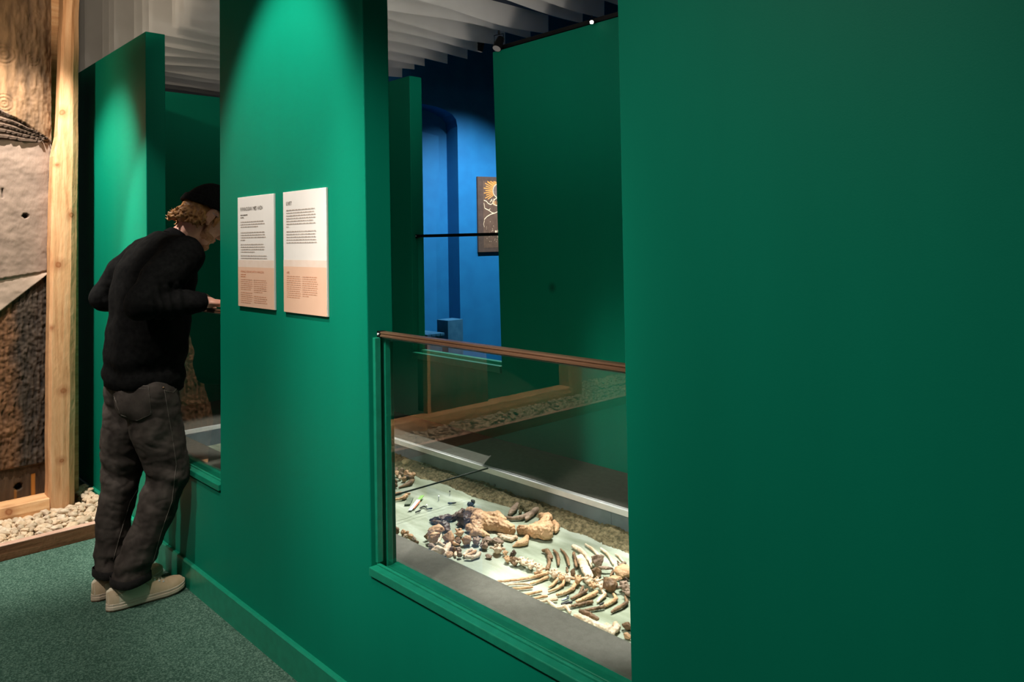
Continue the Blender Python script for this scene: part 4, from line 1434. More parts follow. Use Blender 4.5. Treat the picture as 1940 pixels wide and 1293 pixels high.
# --- near ribs
NR = 'ribs on the near side of the backbone'
bone('rib_bone', [[(938, 1103, 3.3), (962, 1101, 3.5), (984, 1099, 3.3)]], 'bone', 'long straight rib half, first on the near side, reaching the ledge', NR)
bone('rib_bone', [[(986, 1098, 3.5), (1005, 1095, 4), (1022, 1091, 4.2), (1037, 1086, 5)], [(1014, 1087, 4), (1026, 1085, 5)]], 'bone', 'tan rib half running into the backbone, broken from the first', NR)
bone('rib_bone', [[(955, 1109, 3), (980, 1107, 3), (998, 1107, 3.5), (1004, 1109, 2.5)]], 'bone_pale', 'pale lower rib half, second on the near side', NR)
bone('rib_bone', [[(1006, 1106, 3.2), (1022, 1101, 3.6), (1038, 1094, 4)]], 'bone', 'tan upper half of the second near rib', NR)
bone('rib_bone', [[(972, 1116, 3.4), (992, 1115, 3.6), (1008, 1113, 3.2)]], 'bone', 'straight tan rib piece, third from the left by the ledge', NR)
bone('rib_bone', [[(990, 1128, 3.2), (1008, 1125, 3.6), (1025, 1121, 3.4)]], 'bone', 'tan rib piece, fourth from the left by the ledge', NR)
bone('rib_bone', [[(1012, 1135, 3), (1024, 1132, 3.6), (1036, 1130, 3.2)]], 'bone', 'short tan rib piece, fifth from the left by the ledge', NR)
bone('rib_bone', [[(1022, 1141, 3.5), (1040, 1138, 4), (1054, 1136, 4.5)], [(1040, 1141, 4), (1048, 1147, 4), (1057, 1153, 2.5)]], 'bone_pale', 'forked cream rib piece at the ledge', NR)
bone('rib_bone', [[(1040, 1113, 2.5), (1048, 1108, 4), (1055, 1100, 4)]], 'bone', 'short curved rib under the spiny vertebra', NR)
bone('rib_bone', [[(1040, 1121, 3), (1054, 1116, 3.5), (1066, 1109, 4), (1070, 1100, 4)]], 'bone', 'curved rib second from the left among those joined to the backbone', NR)
bone('rib_bone', [[(1056, 1127, 4), (1072, 1123, 4.6), (1085, 1116, 5), (1090, 1107, 4.5)]], 'bone', 'curved rib with a squared end, third of the joined ones', NR)
bone('rib_bone', [[(1083, 1135, 3.2), (1095, 1129, 4), (1108, 1122, 4.2), (1112, 1118, 3.5)], [(1098, 1125, 3), (1103, 1117, 4), (1104, 1112, 3)]], 'bone_brown', 'dark curved rib, fourth of the joined ones', NR)
bone('rib_bone', [[(1093, 1140, 4), (1108, 1134, 5), (1122, 1128, 5.5), (1130, 1122, 5)]], 'bone', 'stout orange-tan rib with bright head', NR)
bone('rib_bone', [[(1132, 1141, 3), (1138, 1134, 4.5), (1146, 1127, 5), (1141, 1119, 3.5)]], 'bone_pale', 'short bright rib pointing at the ledge', NR)
bone('rib_bone', [[(1147, 1147, 5), (1158, 1141, 5), (1168, 1135, 4.5), (1162, 1126, 3)]], 'bone', 'stout rib with pale bands below the brown disc', NR)
bone('rib_bone', [[(1159, 1160, 3), (1168, 1154, 4.8), (1180, 1148, 4.8), (1188, 1142, 4.5), (1184, 1130, 3)]], 'bone_brown', 'dark thick rib nearest the green edge on the near side', NR)
bone('rib_bone', [[(1058, 1152, 4), (1070, 1150, 4.5), (1079, 1149, 4.5)], [(1074, 1152, 4), (1080, 1160, 4)]], 'bone_pale', 'cream end of the long banded rib at the ledge', NR)
bone('rib_bone', [[(1083, 1149, 4), (1100, 1146, 4.3), (1121, 1141, 4.6)]], 'bone_brown', 'brown banded length of the long rib', NR)
bone('rib_bone', [[(1110, 1157, 3.8), (1126, 1154, 4.4), (1143, 1151, 4.4)]], 'bone_brown', 'straight brown rib length above the leg bone', NR)
bone('thin_bone', [[(1100, 1159, 4), (1106, 1161, 4.8), (1118, 1166, 4.5), (1131, 1173, 4.2)]], 'bone_brown', 'knobbed brown bone lying across the top of the leg bone', lift=0.006)
bone('leg_bone', [[(1090, 1168, 5), (1104, 1173, 7), (1114, 1178, 7.5), (1124, 1182, 5.5), (1140, 1189, 5.5), (1152, 1195, 7)], [(1150, 1186, 5.5), (1156, 1194, 8), (1160, 1200, 6)], [(1166, 1184, 6), (1169, 1190, 7), (1166, 1195, 6)]], 'bone_pale', 'cream leg bone with knobbed end along the front ledge', rough=0.2)
chunk('bone_slab', 1189, 1184, 10, 'bone_brown', 'brown slab-like bone at the green edge near the leg bone', None, 61, (1, 0.8, 0.7))
chunk('bone_slab', 1188, 1204, 7, 'bone', 'small tan bone in the corner by ledge and green edge', None, 62, (1.1, 0.8, 0.7))

# --- small finds
def find(name, chains, mat, label, cat, **kw):
    o = bone(name, chains, mat, label, None, **kw)
    o['category'] = cat
    return o


find('iron_fitting', [[(890, 957, 5.5), (893, 955, 4)]], 'iron', 'left of the two black round knobs above the great bone', 'fitting')
find('iron_fitting', [[(896, 951, 5, 0.006), (895, 954, 4)]], 'iron', 'right upper one of the two black round knobs above the great bone', 'fitting')
find('iron_nail', [[(850, 954, 2), (857, 954, 2), (863, 953, 1.5)]], 'iron', 'small black iron bar lying alone on the bare sand', 'nail')
find('iron_nail', [[(796, 963, 1.6), (803, 960, 1.8), (808, 962, 1.6)]], 'iron', 'black bent nail above the white pin', 'nail')
find('iron_nail', [[(809, 965, 1.4), (818, 964, 1.8)]], 'iron', 'black nail pointing right from the white pin', 'nail')
find('iron_nail', [[(788, 971, 1.8), (796, 968, 1.8)]], 'iron', 'black nail nearest the front ledge', 'nail')
find('iron_nail', [[(1064, 1145, 1.8), (1074, 1143, 2.8), (1083, 1142, 2.2)]], 'iron', 'flat black iron piece above the banded rib', 'nail')
find('iron_nail', [[(1137, 1146, 2.2), (1143, 1143, 2)]], 'iron', 'small black iron bit beside the stout banded rib', 'nail')
find('buckle', [[(1065, 1138, 1.8), (1071, 1136, 2.2), (1077, 1134, 2)], [(1076, 1134, 2), (1076, 1130, 2.2, 0.01)]], 'steel', 'bluish metal buckle between the near ribs', 'buckle')
for x, y, lb in ((852, 935, 'dark-headed pin standing near the earth bank'), (831, 945, 'white pin standing in the middle of the bare sand'), (808, 962, 'white pin standing between the black nails')):
    p = at(x, y + 4, 2, BZ + 0.002)
    root = empty('marker_pin', p, lb, 'pin')
    MB().tube([p, p + Vector((0, 0, 0.016))], 0.0022, 8).obj('shank', M['pin_white'], root)
    MB().tube([p + Vector((0, 0, 0.016)), p + Vector((0.002, 0, 0.021))], 0.003, 8).obj('head', M['pin_white'] if 'white' in lb else M['iron'], root)
# green and white slip, lying tilted
p0, p1 = at(775, 968, 2, BZ + 0.006), at(798, 940, 2, BZ + 0.012)
d = (p1 - p0); L = d.length; d.normalize(); sd = d.cross(Vector((0, 0, 1))).normalized()
root = empty('marker_slip', (p0 + p1) / 2 - Vector((0, 0, 0.01)), 'white slip with green and orange end lying on the sand', 'slip')
for nm, mt, a, b, w0, w1, h in (('white_strip', 'pin_white', 0, 0.72, -0.004, 0.011, 0.002), ('green_end', 'leaf_green', 0.72, 1.0, -0.002, 0.014, 0.003), ('orange_stripe', 'orange', 0.12, 0.62, 0.0115, 0.017, 0.002)):
    q = [p0 + d * L * a + sd * w0, p0 + d * L * b + sd * w0, p0 + d * L * b + sd * w1, p0 + d * L * a + sd * w1]
    MB().add([v for v in q] + [v + Vector((0, 0, h)) for v in q], [(0, 3, 2, 1), (4, 5, 6, 7), (0, 1, 5, 4), (1, 2, 6, 5), (2, 3, 7, 6), (3, 0, 4, 7)]).obj(nm, M[mt], root)
p = at(774, 953, 2, BZ + 0.006)
q = [at(x, y, 2, BZ + 0.006) for x, y in ((766, 958), (773, 944), (783, 945), (777, 957))]
mb = MB().add([v for v in q] + [v + Vector((0, 0, 0.004)) for v in q], [(0, 3, 2, 1), (4, 5, 6, 7), (0, 1, 5, 4), (1, 2, 6, 5), (2, 3, 7, 6), (3, 0, 4, 7)])  # a reflection over the sand, built as a thin coloured plate
tag(mb.obj('reflection_patch', M['painted_reflection']), 'flat grey-green patch standing for a reflection, left of the white slip', 'reflection')
for i, (x, y, r) in enumerate(((770, 874, 8), (795, 888, 4.5), (801, 886, 2.5), (1095, 991, 5), (1076, 984, 3), (1084, 987, 2.5), (921, 932, 5), (1122, 1003, 3.4), (1126, 1006, 3.2), (1132, 1009, 3), (1140, 1010, 3.2), (1144, 1013, 3), (1154, 1015, 4), (1162, 1019, 2.6), (1178, 1024, 2.6))):
    p = at(x, y + 2, 1, PY1 - 0.035)
    rm = r * mpp(p)
    bm = bmesh.new(); bmesh.ops.create_icosphere(bm, subdivisions=3, radius=1.0)
    for v in bm.verts:
        n = 1 + 0.2 * noise.noise(v.co * 1.6 + Vector((i * 4.1, 0, 0)))
        v.co = Vector((v.co.x * 1.15, v.co.y, v.co.z * 0.8)) * n * rm + p
    me = bpy.data.meshes.new('small_stone'); bm.to_mesh(me); bm.free()
    tag(link('small_stone', me, M['stone'], smooth=True), 'small ochre stone sitting in the earth bank along the grey lining', 'stone', 'stones in the earth bank')

# ------------------------------------------------------------------ the visitor
M['skin'] = noisy('fair_reddish_skin', (0.50, 0.235, 0.165), (0.62, 0.33, 0.24), 18, 0.5, 0.15, 200, spec=0.35)
M['knit'] = noisy('black_knit', (0.0052, 0.0052, 0.0052), (0.0095, 0.0094, 0.0092), 60, 0.95, 0.35, 420, spec=0.05)
M['rib_knit'] = noisy('black_ribbed_knit', (0.004, 0.004, 0.0042), (0.007, 0.007, 0.0072), 60, 0.95, 0.5, 300, stretch=(1, 1, 0.2), spec=0.05)
M['beanie'] = noisy('black_beanie_knit', (0.006, 0.006, 0.0065), (0.012, 0.012, 0.012), 90, 0.9, 0.5, 380, stretch=(1, 1, 0.4), spec=0.1)
M['denim'] = noisy('washed_black_denim', (0.025, 0.0195, 0.0165), (0.088, 0.072, 0.062), 13, 0.85, 0.35, 500, lo=0.3, hi=0.75, spec=0.15)
M['denim_dark'] = noisy('dark_denim_hem', (0.012, 0.0105, 0.010), (0.022, 0.02, 0.019), 40, 0.85, 0.4, 400, spec=0.15)
M['thread'] = noisy('grey_brown_thread', (0.095, 0.08, 0.068), (0.14, 0.12, 0.10), 200, 0.8, 0)
M['hair'] = noisy('ginger_hair', (0.20, 0.075, 0.018), (0.52, 0.26, 0.085), 60, 0.45, 0.7, 160, stretch=(1, 1, 0.5), spec=0.4)
M['beard'] = noisy('ginger_stubble', (0.36, 0.16, 0.075), (0.52, 0.26, 0.15), 120, 0.7, 0.5, 260)
M['canvas'] = noisy('cream_canvas', (0.72, 0.61, 0.44), (0.80, 0.70, 0.53), 12, 0.85, 0.2, 500)
M['suede'] = noisy('beige_suede', (0.56, 0.40, 0.245), (0.72, 0.55, 0.37), 14, 0.9, 0.25, 400)
M['sole'] = noisy('worn_cream_rubber', (0.60, 0.46, 0.34), (0.76, 0.63, 0.49), 12, 0.6, 0.1, 100)
M['outsole'] = noisy('tan_gum_sole', (0.20, 0.125, 0.075), (0.30, 0.19, 0.12), 20, 0.7, 0.1)
M['lace'] = noisy('cream_lace', (0.58, 0.48, 0.34), (0.68, 0.58, 0.44), 90, 0.85, 0.3, 500)
M['eye'] = noisy('eye_white', (0.75, 0.72, 0.68), (0.8, 0.78, 0.74), 30, 0.2, 0)
M['lip'] = noisy('lip', (0.42, 0.13, 0.10), (0.5, 0.18, 0.14), 30, 0.5, 0.05)

man = empty('person', (-3.34, 1.0, 0), 'man in black jumper, washed black jeans, beanie and cream sneakers leaning over the rail', 'person')
V = Vector

# key joints
HIP = {1: V((-3.245, 1.050, 0.90)), -1: V((-3.415, 1.045, 0.90))}
KNE = {1: V((-3.240, 1.128, 0.49)), -1: V((-3.430, 1.010, 0.48))}
ANK = {1: V((-3.2565, 0.974, 0.10)), -1: V((-3.4015, 0.950, 0.10))}
SHO = {1: V((-3.165, 1.150, 1.355)), -1: V((-3.525, 1.140, 1.355))}
ELB = {1: V((-3.095, 0.975, 1.180)), -1: V((-3.640, 1.000, 1.185))}
WRI = {1: V((-3.070, 1.195, 1.172)), -1: V((-3.445, 1.255, 1.180))}
PIT = math.radians(40)
HF = V((0, math.cos(PIT), -math.sin(PIT)))
HU = V((0, math.sin(PIT), math.cos(PIT)))
HR = V((1, 0, 0))
HC = V((-3.325, 1.308, 1.515))
HAX = (HR, HF, HU)


def hp(r, f, u):
    return HC + HR * r + HF * f + HU * u


# body: one continuous surface
mb = MB()
mb.ell((-3.34, 1.04, 0.92), (0.145, 0.105, 0.12))
mb.ell((-3.34, 1.065, 1.08), (0.140, 0.100, 0.16))
mb.ell((-3.34, 1.115, 1.27), (0.155, 0.105, 0.15))
mb.cap(V((-3.47, 1.15, 1.355)), 0.06, V((-3.21, 1.155, 1.355)), 0.06)
mb.cap((-3.338, 1.18, 1.385), 0.062, hp(0, -0.012, -0.055), 0.056)
for s in (1, -1):
    mb.cap(HIP[s], 0.085, KNE[s], 0.055)
    mb.cap(KNE[s], 0.052, ANK[s], 0.023)
    fd = V((0.0, 1, 0)) if s > 0 else V((-0.22, 1, 0)).normalized()
    a = ANK[s] - V((0, 0, 0.055))
    mb.cap(a - fd * 0.012, 0.021, a + fd * 0.15 - V((0, 0, 0.012)), 0.018)
    mb.cap(SHO[s], 0.052, ELB[s], 0.040)
    mb.cap(ELB[s], 0.040, WRI[s], 0.027)
    # hand: palm over the rail, five fingers curling down around it
    w = WRI[s]
    hd = (V((-0.02, 1.0, -0.16)) if s > 0 else V((0.10, 1.0, -0.12))).normalized()
    side = hd.cross(V((0, 0, 1))).normalized()           # towards +X
    upv = side.cross(hd).normalized()
    pc = w + hd * 0.055
    mb.ell(pc, (0.040, 0.048, 0.016), (side, hd, upv))
    mb.cap(w - hd * 0.01, 0.026, w + hd * 0.03, 0.022)
    for i, (off, ln) in enumerate(((-0.030, 0.066), (-0.010, 0.076), (0.011, 0.071), (0.030, 0.054))):
        off *= s
        k0 = w + hd * 0.088 + side * off + upv * 0.004
        d1 = (hd * 0.85 - upv * 0.5).normalized()
        d2 = (hd * 0.15 - upv * 1.0).normalized()
        d3 = (-hd * 0.55 - upv * 0.85).normalized()
        k1 = k0 + d1 * ln * 0.45
        k2 = k1 + d2 * ln * 0.32
        k3 = k2 + d3 * ln * 0.26
        mb.cap(w + hd * 0.05 + side * off * 0.8, 0.011, k0, 0.0105)
        mb.cap(k0, 0.0100, k1, 0.0088)
        mb.cap(k1, 0.0086, k2, 0.0078)
        mb.cap(k2, 0.0078, k3, 0.0066)
    t0 = w + hd * 0.03 - side * 0.030 * s - upv * 0.004
    t1 = t0 + (hd * 0.6 - side * 0.75 * s - upv * 0.2).normalized() * 0.038
    t2 = t1 + (hd * 0.95 - side * 0.15 * s - upv * 0.35).normalized() * 0.030
    mb.cap(w + hd * 0.02 - side * 0.015 * s, 0.015, t0, 0.013)
    mb.cap(t0, 0.013, t1, 0.0105)
    mb.cap(t1, 0.0105, t2, 0.0085)
# head
mb.ell(hp(0, -0.018, 0.045), (0.073, 0.095, 0.085), HAX, 24, 16)
mb.ell(hp(0, 0.030, -0.015), (0.062, 0.062, 0.088), HAX, 24, 16)
mb.ell(hp(0, 0.038, -0.070), (0.054, 0.050, 0.036), HAX, 20, 12)
mb.ell(hp(0, 0.076, -0.098), (0.022, 0.016, 0.016), HAX)
mb.cap(hp(-0.032, 0.084, 0.024), 0.011, hp(0.032, 0.084, 0.024), 0.011)
mb.cap(hp(0, 0.090, 0.012), 0.008, hp(0, 0.112, -0.026), 0.011)
for s in (1, -1):
    mb.ell(hp(0.012 * s, 0.102, -0.031), (0.009, 0.010, 0.008), HAX)
    mb.ell(hp(0.038 * s, 0.066, -0.020), (0.022, 0.022, 0.020), HAX)
    # ear with rim and lobe
    mb.ell(hp(0.074 * s, -0.006, -0.004), (0.008, 0.018, 0.030), HAX)
    pts = [hp(0.081 * s, -0.004 + 0.021 * math.sin(a), 0.002 + 0.031 * math.cos(a)) for a in [math.radians(q) for q in range(60, -200, -20)]]
    for p, q in zip(pts[:-1], pts[1:]):
        mb.cap(p, 0.0055, q, 0.0055, 8)
    mb.ell(hp(0.076 * s, 0.002, -0.034), (0.006, 0.009, 0.010), HAX)
mb.cap(hp(-0.019, 0.086, -0.054), 0.007, hp(0.019, 0.086, -0.054), 0.007)
mb.cap(hp(-0.016, 0.085, -0.066), 0.0075, hp(0.016, 0.085, -0.066), 0.0075)
solid('body', mb, 0.0042, M['skin'], man, 2)
for s in (1, -1):
    e = MB().ell(hp(0.030 * s, 0.079, 0.004), (0.012, 0.012, 0.012), HAX)
    e.obj('eye', M['eye'], man, smooth=True)
mbx = MB()
mbx.cap(hp(-0.017, 0.092, -0.056), 0.0042, hp(0.017, 0.092, -0.056), 0.0042, 8)
mbx.cap(hp(-0.014, 0.091, -0.064), 0.0045, hp(0.014, 0.091, -0.064), 0.0045, 8)
mbx.obj('lips', M['lip'], man, smooth=True)

# beard: thin stubble shell
mb = MB()
mb.ell(hp(0, 0.036, -0.066), (0.0575, 0.054, 0.038), HAX, 20, 12)
mb.ell(hp(0, 0.078, -0.099), (0.024, 0.019, 0.018), HAX)
for s in (1, -1):
    mb.cap(hp(0.060 * s, 0.010, 0.0), 0.010, hp(0.054 * s, 0.022, -0.055), 0.012)
solid('beard', mb, 0.0042, M['beard'], man, 2, lambda co, n: 0.0012 * fbm(co, 160, 2))

# hair
mb = MB()
mb.ell(hp(0, -0.026, 0.000), (0.079, 0.088, 0.062), HAX, 24, 16)
mb.ell(hp(0, -0.060, -0.034), (0.068, 0.044, 0.048), HAX, 20, 12)
rh = random.Random(8)
for i in range(190):
    a = rh.uniform(-1.75, 1.75)
    r, f = 0.079 * math.sin(a), -0.026 - 0.078 * math.cos(a)
    u0 = rh.uniform(-0.05, 0.010 + 0.3 * (f + 0.02))
    p0 = hp(r * 0.97, f, u0)
    ln = rh.uniform(0.022, 0.045)
    low = 0.7 + 0.5 * max(0, math.cos(a))
    p1 = hp(r * 1.04 + rh.uniform(-0.008, 0.008), f * 1.03 - rh.uniform(0, 0.006), u0 - ln * 0.55 * low)
    flip = rh.uniform(0.2, 1.0)
    p2 = hp(r * 1.08 + rh.uniform(-0.012, 0.012), f * 1.05 - 0.010 * flip * math.cos(a), u0 - ln * low)
    p3 = hp(r * 1.10 + rh.uniform(-0.014, 0.014), f * 1.08 - 0.022 * flip * max(0, math.cos(a)), u0 - ln * low * 1.15 + 0.006 * flip)
    w = rh.uniform(0.004, 0.0068)
    for (q0, w0), (q1, w1) in zip(((p0, w), (p1, w * 0.95), (p2, w * 0.7)), ((p1, w * 0.95), (p2, w * 0.7), (p3, w * 0.3))):
        mb.cap(q0, w0, q1, w1, 7)
for s in (1, -1):   # tufts before the ear
    for k in range(5):
        mb.cap(hp(0.076 * s, 0.018 + 0.006 * k * 0.5, 0.035 - 0.004 * k), 0.007, hp(0.074 * s, 0.020 + 0.003 * k, -0.004 - 0.006 * k), 0.004, 7)
hairo = solid('hair', mb, 0.0028, M['hair'], man, 1, lambda co, n: 0.0009 * fbm((co.x, co.y, co.z * 0.5), 150, 2))

# beanie: dome above a rim plane, with rolled rim
mb = MB()
RIMS = 0.30
rings = []
for i in range(15):
    t = i / 14
    th = math.pi / 2 * t
    ring = []
    for k in range(36):
        a = 2 * math.pi * k / 36
        rx, rf = 0.093 * math.cos(a), 0.113 * math.sin(a)
        base = 0.040 + RIMS * (rf * 0.95 - 0.012)
        topu = 0.152
        c = math.cos(th) ** 0.85
        f = -0.012 + rf * c
        r = rx * c
        u = base * (1 - math.sin(th)) + topu * math.sin(th)
        u = base + (topu - 0.01 * 0 - base) * math.sin(th)
        ring.append(hp(r, f, u))
    rings.append(ring)
mb.loft(rings)
bn_ = mb.obj('beanie', M['beanie'], man, smooth=True)
mb = MB()
for k in range(40):
    q = []
    for kk in (k, k + 1):
        a = 2 * math.pi * kk / 40
        rx, rf = 0.093 * math.cos(a), 0.113 * math.sin(a)
        q.append((rx, -0.012 + rf, 0.040 + RIMS * (rf * 0.95 - 0.012)))
    for dz in (0.0, 0.012, 0.024):
        mb.cap(hp(q[0][0], q[0][1], q[0][2] + dz), 0.0075, hp(q[1][0], q[1][1], q[1][2] + dz), 0.0075, 8)
solid('beanie_rim', mb, 0.004, M['beanie'], man, 2)
# glasses
mb = MB()
mb.tube([hp(0.080, -0.012, 0.014), hp(0.080, 0.03, 0.014), hp(0.066, 0.096, 0.012)], 0.0011, 6)
mb.tube([hp(-0.080, -0.012, 0.014), hp(-0.080, 0.03, 0.014), hp(-0.066, 0.096, 0.012)], 0.0011, 6)
for s in (1, -1):
    mb.tube([hp(s * 0.034 + 0.024 * math.cos(2 * math.pi * k / 20), 0.104, 0.003 + 0.019 * math.sin(2 * math.pi * k / 20)) for k in range(21)], 0.0011, 6)
mb.tube([hp(-0.010, 0.106, 0.008), hp(0.010, 0.106, 0.008)], 0.0011, 6)
mb.obj('glasses', M['steel'], man, smooth=True)

# jumper
mb = MB()
secs = [(0.835, -3.33, 1.058, 0.172, 0.138), (0.865, -3.33, 1.058, 0.180, 0.145), (0.93, -3.33, 1.060, 0.186, 0.150), (1.02, -3.33, 1.073, 0.186, 0.147), (1.11, -3.332, 1.084, 0.186, 0.144),
        (1.20, -3.338, 1.090, 0.196, 0.147), (1.28, -3.34, 1.110, 0.200, 0.142), (1.35, -3.34, 1.135, 0.192, 0.122), (1.405, -3.34, 1.160, 0.140, 0.098), (1.44, -3.338, 1.185, 0.085, 0.078)]
rings = []
for z, cx, cy, rx, ry in secs:
    ring = []
    for k in range(40):
        a = 2 * math.pi * k / 40
        ex = 0.85
        x = cx + rx * math.copysign(abs(math.cos(a)) ** ex, math.cos(a))
        y = cy + ry * math.copysign(abs(math.sin(a)) ** ex, math.sin(a))
        tilt = (z - 0.9) * 0.0
        ring.append((x, y, z + (y - cy) * (-0.10 if z < 0.9 else -0.25 if z > 1.25 else -0.12)))
    rings.append(ring)
mb.loft(rings)
for s in (1, -1):
    mb.cap(V((-3.34 + 0.10 * s, 1.145, 1.36)), 0.085, SHO[s], 0.088)
    mid = (SHO[s] + ELB[s]) / 2 + V((0.012 * s, -0.012, 0.0))
    mb.cap(SHO[s], 0.086, mid, 0.079)
    mb.cap(mid, 0.079, ELB[s], 0.064)
    m2 = ELB[s] * 0.5 + WRI[s] * 0.5 - V((0, 0, 0.006))
    mb.cap(ELB[s], 0.064, m2, 0.058)
    mb.cap(m2, 0.058, WRI[s] - (WRI[s] - m2).normalized() * 0.022, 0.043)


def seg_t(p, a, b):
    d = b - a
    t = max(0, min(1, (p - a).dot(d) / d.dot(d)))
    return t, (p - (a + d * t)).length


def knit_fold(co, n):
    v = 0.006 * fbm((co.x, co.y, co.z * 0.6), 9, 2) + 0.0022 * fbm(co, 26, 2)
    for s in (1, -1):
        t, d = seg_t(co, ELB[s], WRI[s])
        if d < 0.085 and 0.05 < t:
            # gathers round the forearm
            g = math.sin(t * 34 + 2.2 * noise.noise(co * 9) + (co.z - 1.18) * 34)
            v += 0.0062 * g * math.exp(-((t - 0.42) / 0.30) ** 2)
        t, d = seg_t(co, SHO[s], ELB[s])
        if d < 0.1 and t > 0.3:
            v += 0.0055 * math.sin((t * 15) + 3 * noise.noise(co * 7) + 12 * (co.y)) * (t - 0.3)
    if co.z < 1.0:
        v += 0.009 * math.sin((co.z * 46) + 2.6 * noise.noise(V((co.x * 6, co.y * 6, 0)))) * max(0, 1 - abs(co.z - 0.905) / 0.085)
    # long drapes down the back
    v += 0.0035 * math.sin(co.x * 50 + 4 * noise.noise(co * 3)) * max(0, min(1, (1.3 - co.z) / 0.3)) * (1 if n.y < 0.3 else 0.3)
    return v


solid('jumper', mb, 0.0070, M['knit'], man, 6, knit_fold)
# ribbed hem, cuffs and collar
mb = MB()
rings = []
for z, dx in ((0.845, 0.002), (0.835, 0.006), (0.80, 0.004), (0.792, -0.004), (0.80, -0.010), (0.84, -0.012)):
    rings.append([(-3.33 + (0.174 + dx) * math.cos(2 * math.pi * k / 48), 1.058 + (0.140 + dx) * math.sin(2 * math.pi * k / 48), z + 0.028 - 0.10 * 0.146 * math.sin(2 * math.pi * k / 48)) for k in range(48)])
mb.loft(rings, caps=False)
mb.obj('hem_rib', M['rib_knit'], man, smooth=True)
for s in (1, -1):
    d = (WRI[s] - ELB[s]).normalized()
    q = WRI[s] - d * 0.040
    mb = MB().tube([q, q + d * 0.012, q + d * 0.045, q + d * 0.052], [0.043, 0.041, 0.037, 0.032], 22)
    mb.obj('cuff', M['rib_knit'], man, smooth=True)
nk0, nk1 = V((-3.338, 1.196, 1.408)), V((-3.335, 1.222, 1.432))
ax = (nk1 - nk0).normalized()
b1 = V((1, 0, 0)); b2 = ax.cross(b1)
mb = MB()
for k in range(36):
    a0, a1 = 2 * math.pi * k / 36, 2 * math.pi * (k + 1) / 36
    for h in (0.0, 0.011, 0.022):
        c = nk0 + ax * h
        rr_ = 0.074 - h * 0.30
        mb.cap(c + b1 * rr_ * math.cos(a0) + b2 * rr_ * 0.92 * math.sin(a0), 0.0075, c + b1 * rr_ * math.cos(a1) + b2 * rr_ * 0.92 * math.sin(a1), 0.0075, 7)
solid('collar_rib', mb, 0.0045, M['rib_knit'], man, 2)

# jeans
mb = MB()
mb.ell((-3.335, 1.045, 0.845), (0.155, 0.118, 0.105))
mb.ell((-3.26, 1.015, 0.80), (0.090, 0.090, 0.10))
mb.ell((-3.40, 1.010, 0.80), (0.090, 0.088, 0.10))
for s in (1, -1):
    h0 = HIP[s] - V((0, -0.0, 0.08))
    mid = (h0 + KNE[s]) / 2 + V((0, -0.01 if s > 0 else -0.012, 0))
    mb.cap(h0, 0.107, mid, 0.096)
    mb.cap(mid, 0.096, KNE[s] - V((0, 0.006, 0)), 0.083)
    cm = (KNE[s] + ANK[s]) / 2 + V((0, 0.006 if s > 0 else -0.012, 0))
    kk = KNE[s] - V((0, 0.006, 0))
    mb.cap(kk, 0.083 if s > 0 else 0.078, cm, 0.071 if s > 0 else 0.068)
    mb.cap(cm, 0.071 if s > 0 else 0.068, ANK[s] + V((0, 0.008, 0.020)), 0.070)


def denim_fold(co, n):
    v = 0.005 * fbm((co.x, co.y, co.z * 0.7), 10, 2) + 0.0022 * fbm((co.x, co.y, co.z * 1.5), 24, 3) - 0.0022 * max(0, 0.22 - abs(noise.noise(V((co.x * 14, co.y * 14 + co.z * 6, co.z * 22))))) / 0.22
    for s in (1, -1):
        t, d = seg_t(co, KNE[s], ANK[s])
        if d < 0.12:
            # stacks at the hem, bunches behind the knee
            v += 0.0045 * math.sin(co.z * 78 + 4.0 * noise.noise(V((co.x * 8, co.y * 8, 1))) + co.y * 14) * max(0, 1 - abs(co.z - 0.15) / 0.10)
            v += 0.0060 * math.sin(co.z * 62 + co.y * 26 + 2 * noise.noise(co * 6)) * max(0, 1 - abs(co.z - 0.47) / 0.11) * (1.0 if n.y < 0.2 else 0.45)
            v += 0.004 * math.sin(co.z * 26 + co.y * 22) * max(0, 1 - abs(co.z - 0.3) / 0.14)
    v += 0.004 * math.sin(co.z * 40 - co.y * 36 + 2 * noise.noise(co * 5)) * max(0, 1 - abs(co.z - 0.68) / 0.10)
    return v


jeans = solid('jeans', mb, 0.0058, M['denim'], man, 5, denim_fold)
# trim the flat foot openings
for v in jeans.data.vertices:
    if v.co.z < 0.096: v.co.z = 0.096 - (0.096 - v.co.z) * 0.06
for s in (1, -1):
    c = ANK[s]
    mb = MB()
    rings = []
    for z, r in ((0.118, 0.0715), (0.116, 0.0740), (0.091, 0.0752), (0.087, 0.0735), (0.089, 0.066)):
        rings.append([(c.x + r * math.cos(2 * math.pi * k / 32), c.y + 0.008 + r * math.sin(2 * math.pi * k / 32), z - 0.015 * math.sin(2 * math.pi * k / 32) * 0 + (0.004 * math.sin(6 * math.pi * k / 32))) for k in range(32)])
    mb.loft(rings, caps=False)
    mb.obj('hem', M['denim_dark'], man, smooth=True)
# waistband
mb = MB()
rings = []
for z, dr in ((0.872, 0.002), (0.874, 0.006), (0.908, 0.004), (0.910, -0.004)):
    rings.append([(-3.338 + (0.155 + dr) * math.cos(2 * math.pi * k / 40), 1.047 + (0.118 + dr) * math.sin(2 * math.pi * k / 40), z) for k in range(40)])
mb.loft(rings, caps=False)
mb.obj('waistband', M['denim'], man, smooth=True)

# pocket and seams lie on the cloth: find the cloth under them
jm = jeans.data
off = WL[jeans.name] if jeans.parent is None else WL[man.name]
bv = BVHTree.FromPolygons([v.co + off for v in jm.vertices], [tuple(p.vertices) for p in jm.polygons])


def on_cloth(px, py, lift=0.001):
    h, n, i, d = bv.ray_cast(CAM, sight(px, py))
    if h is None:
        return None
    return h + n * lift


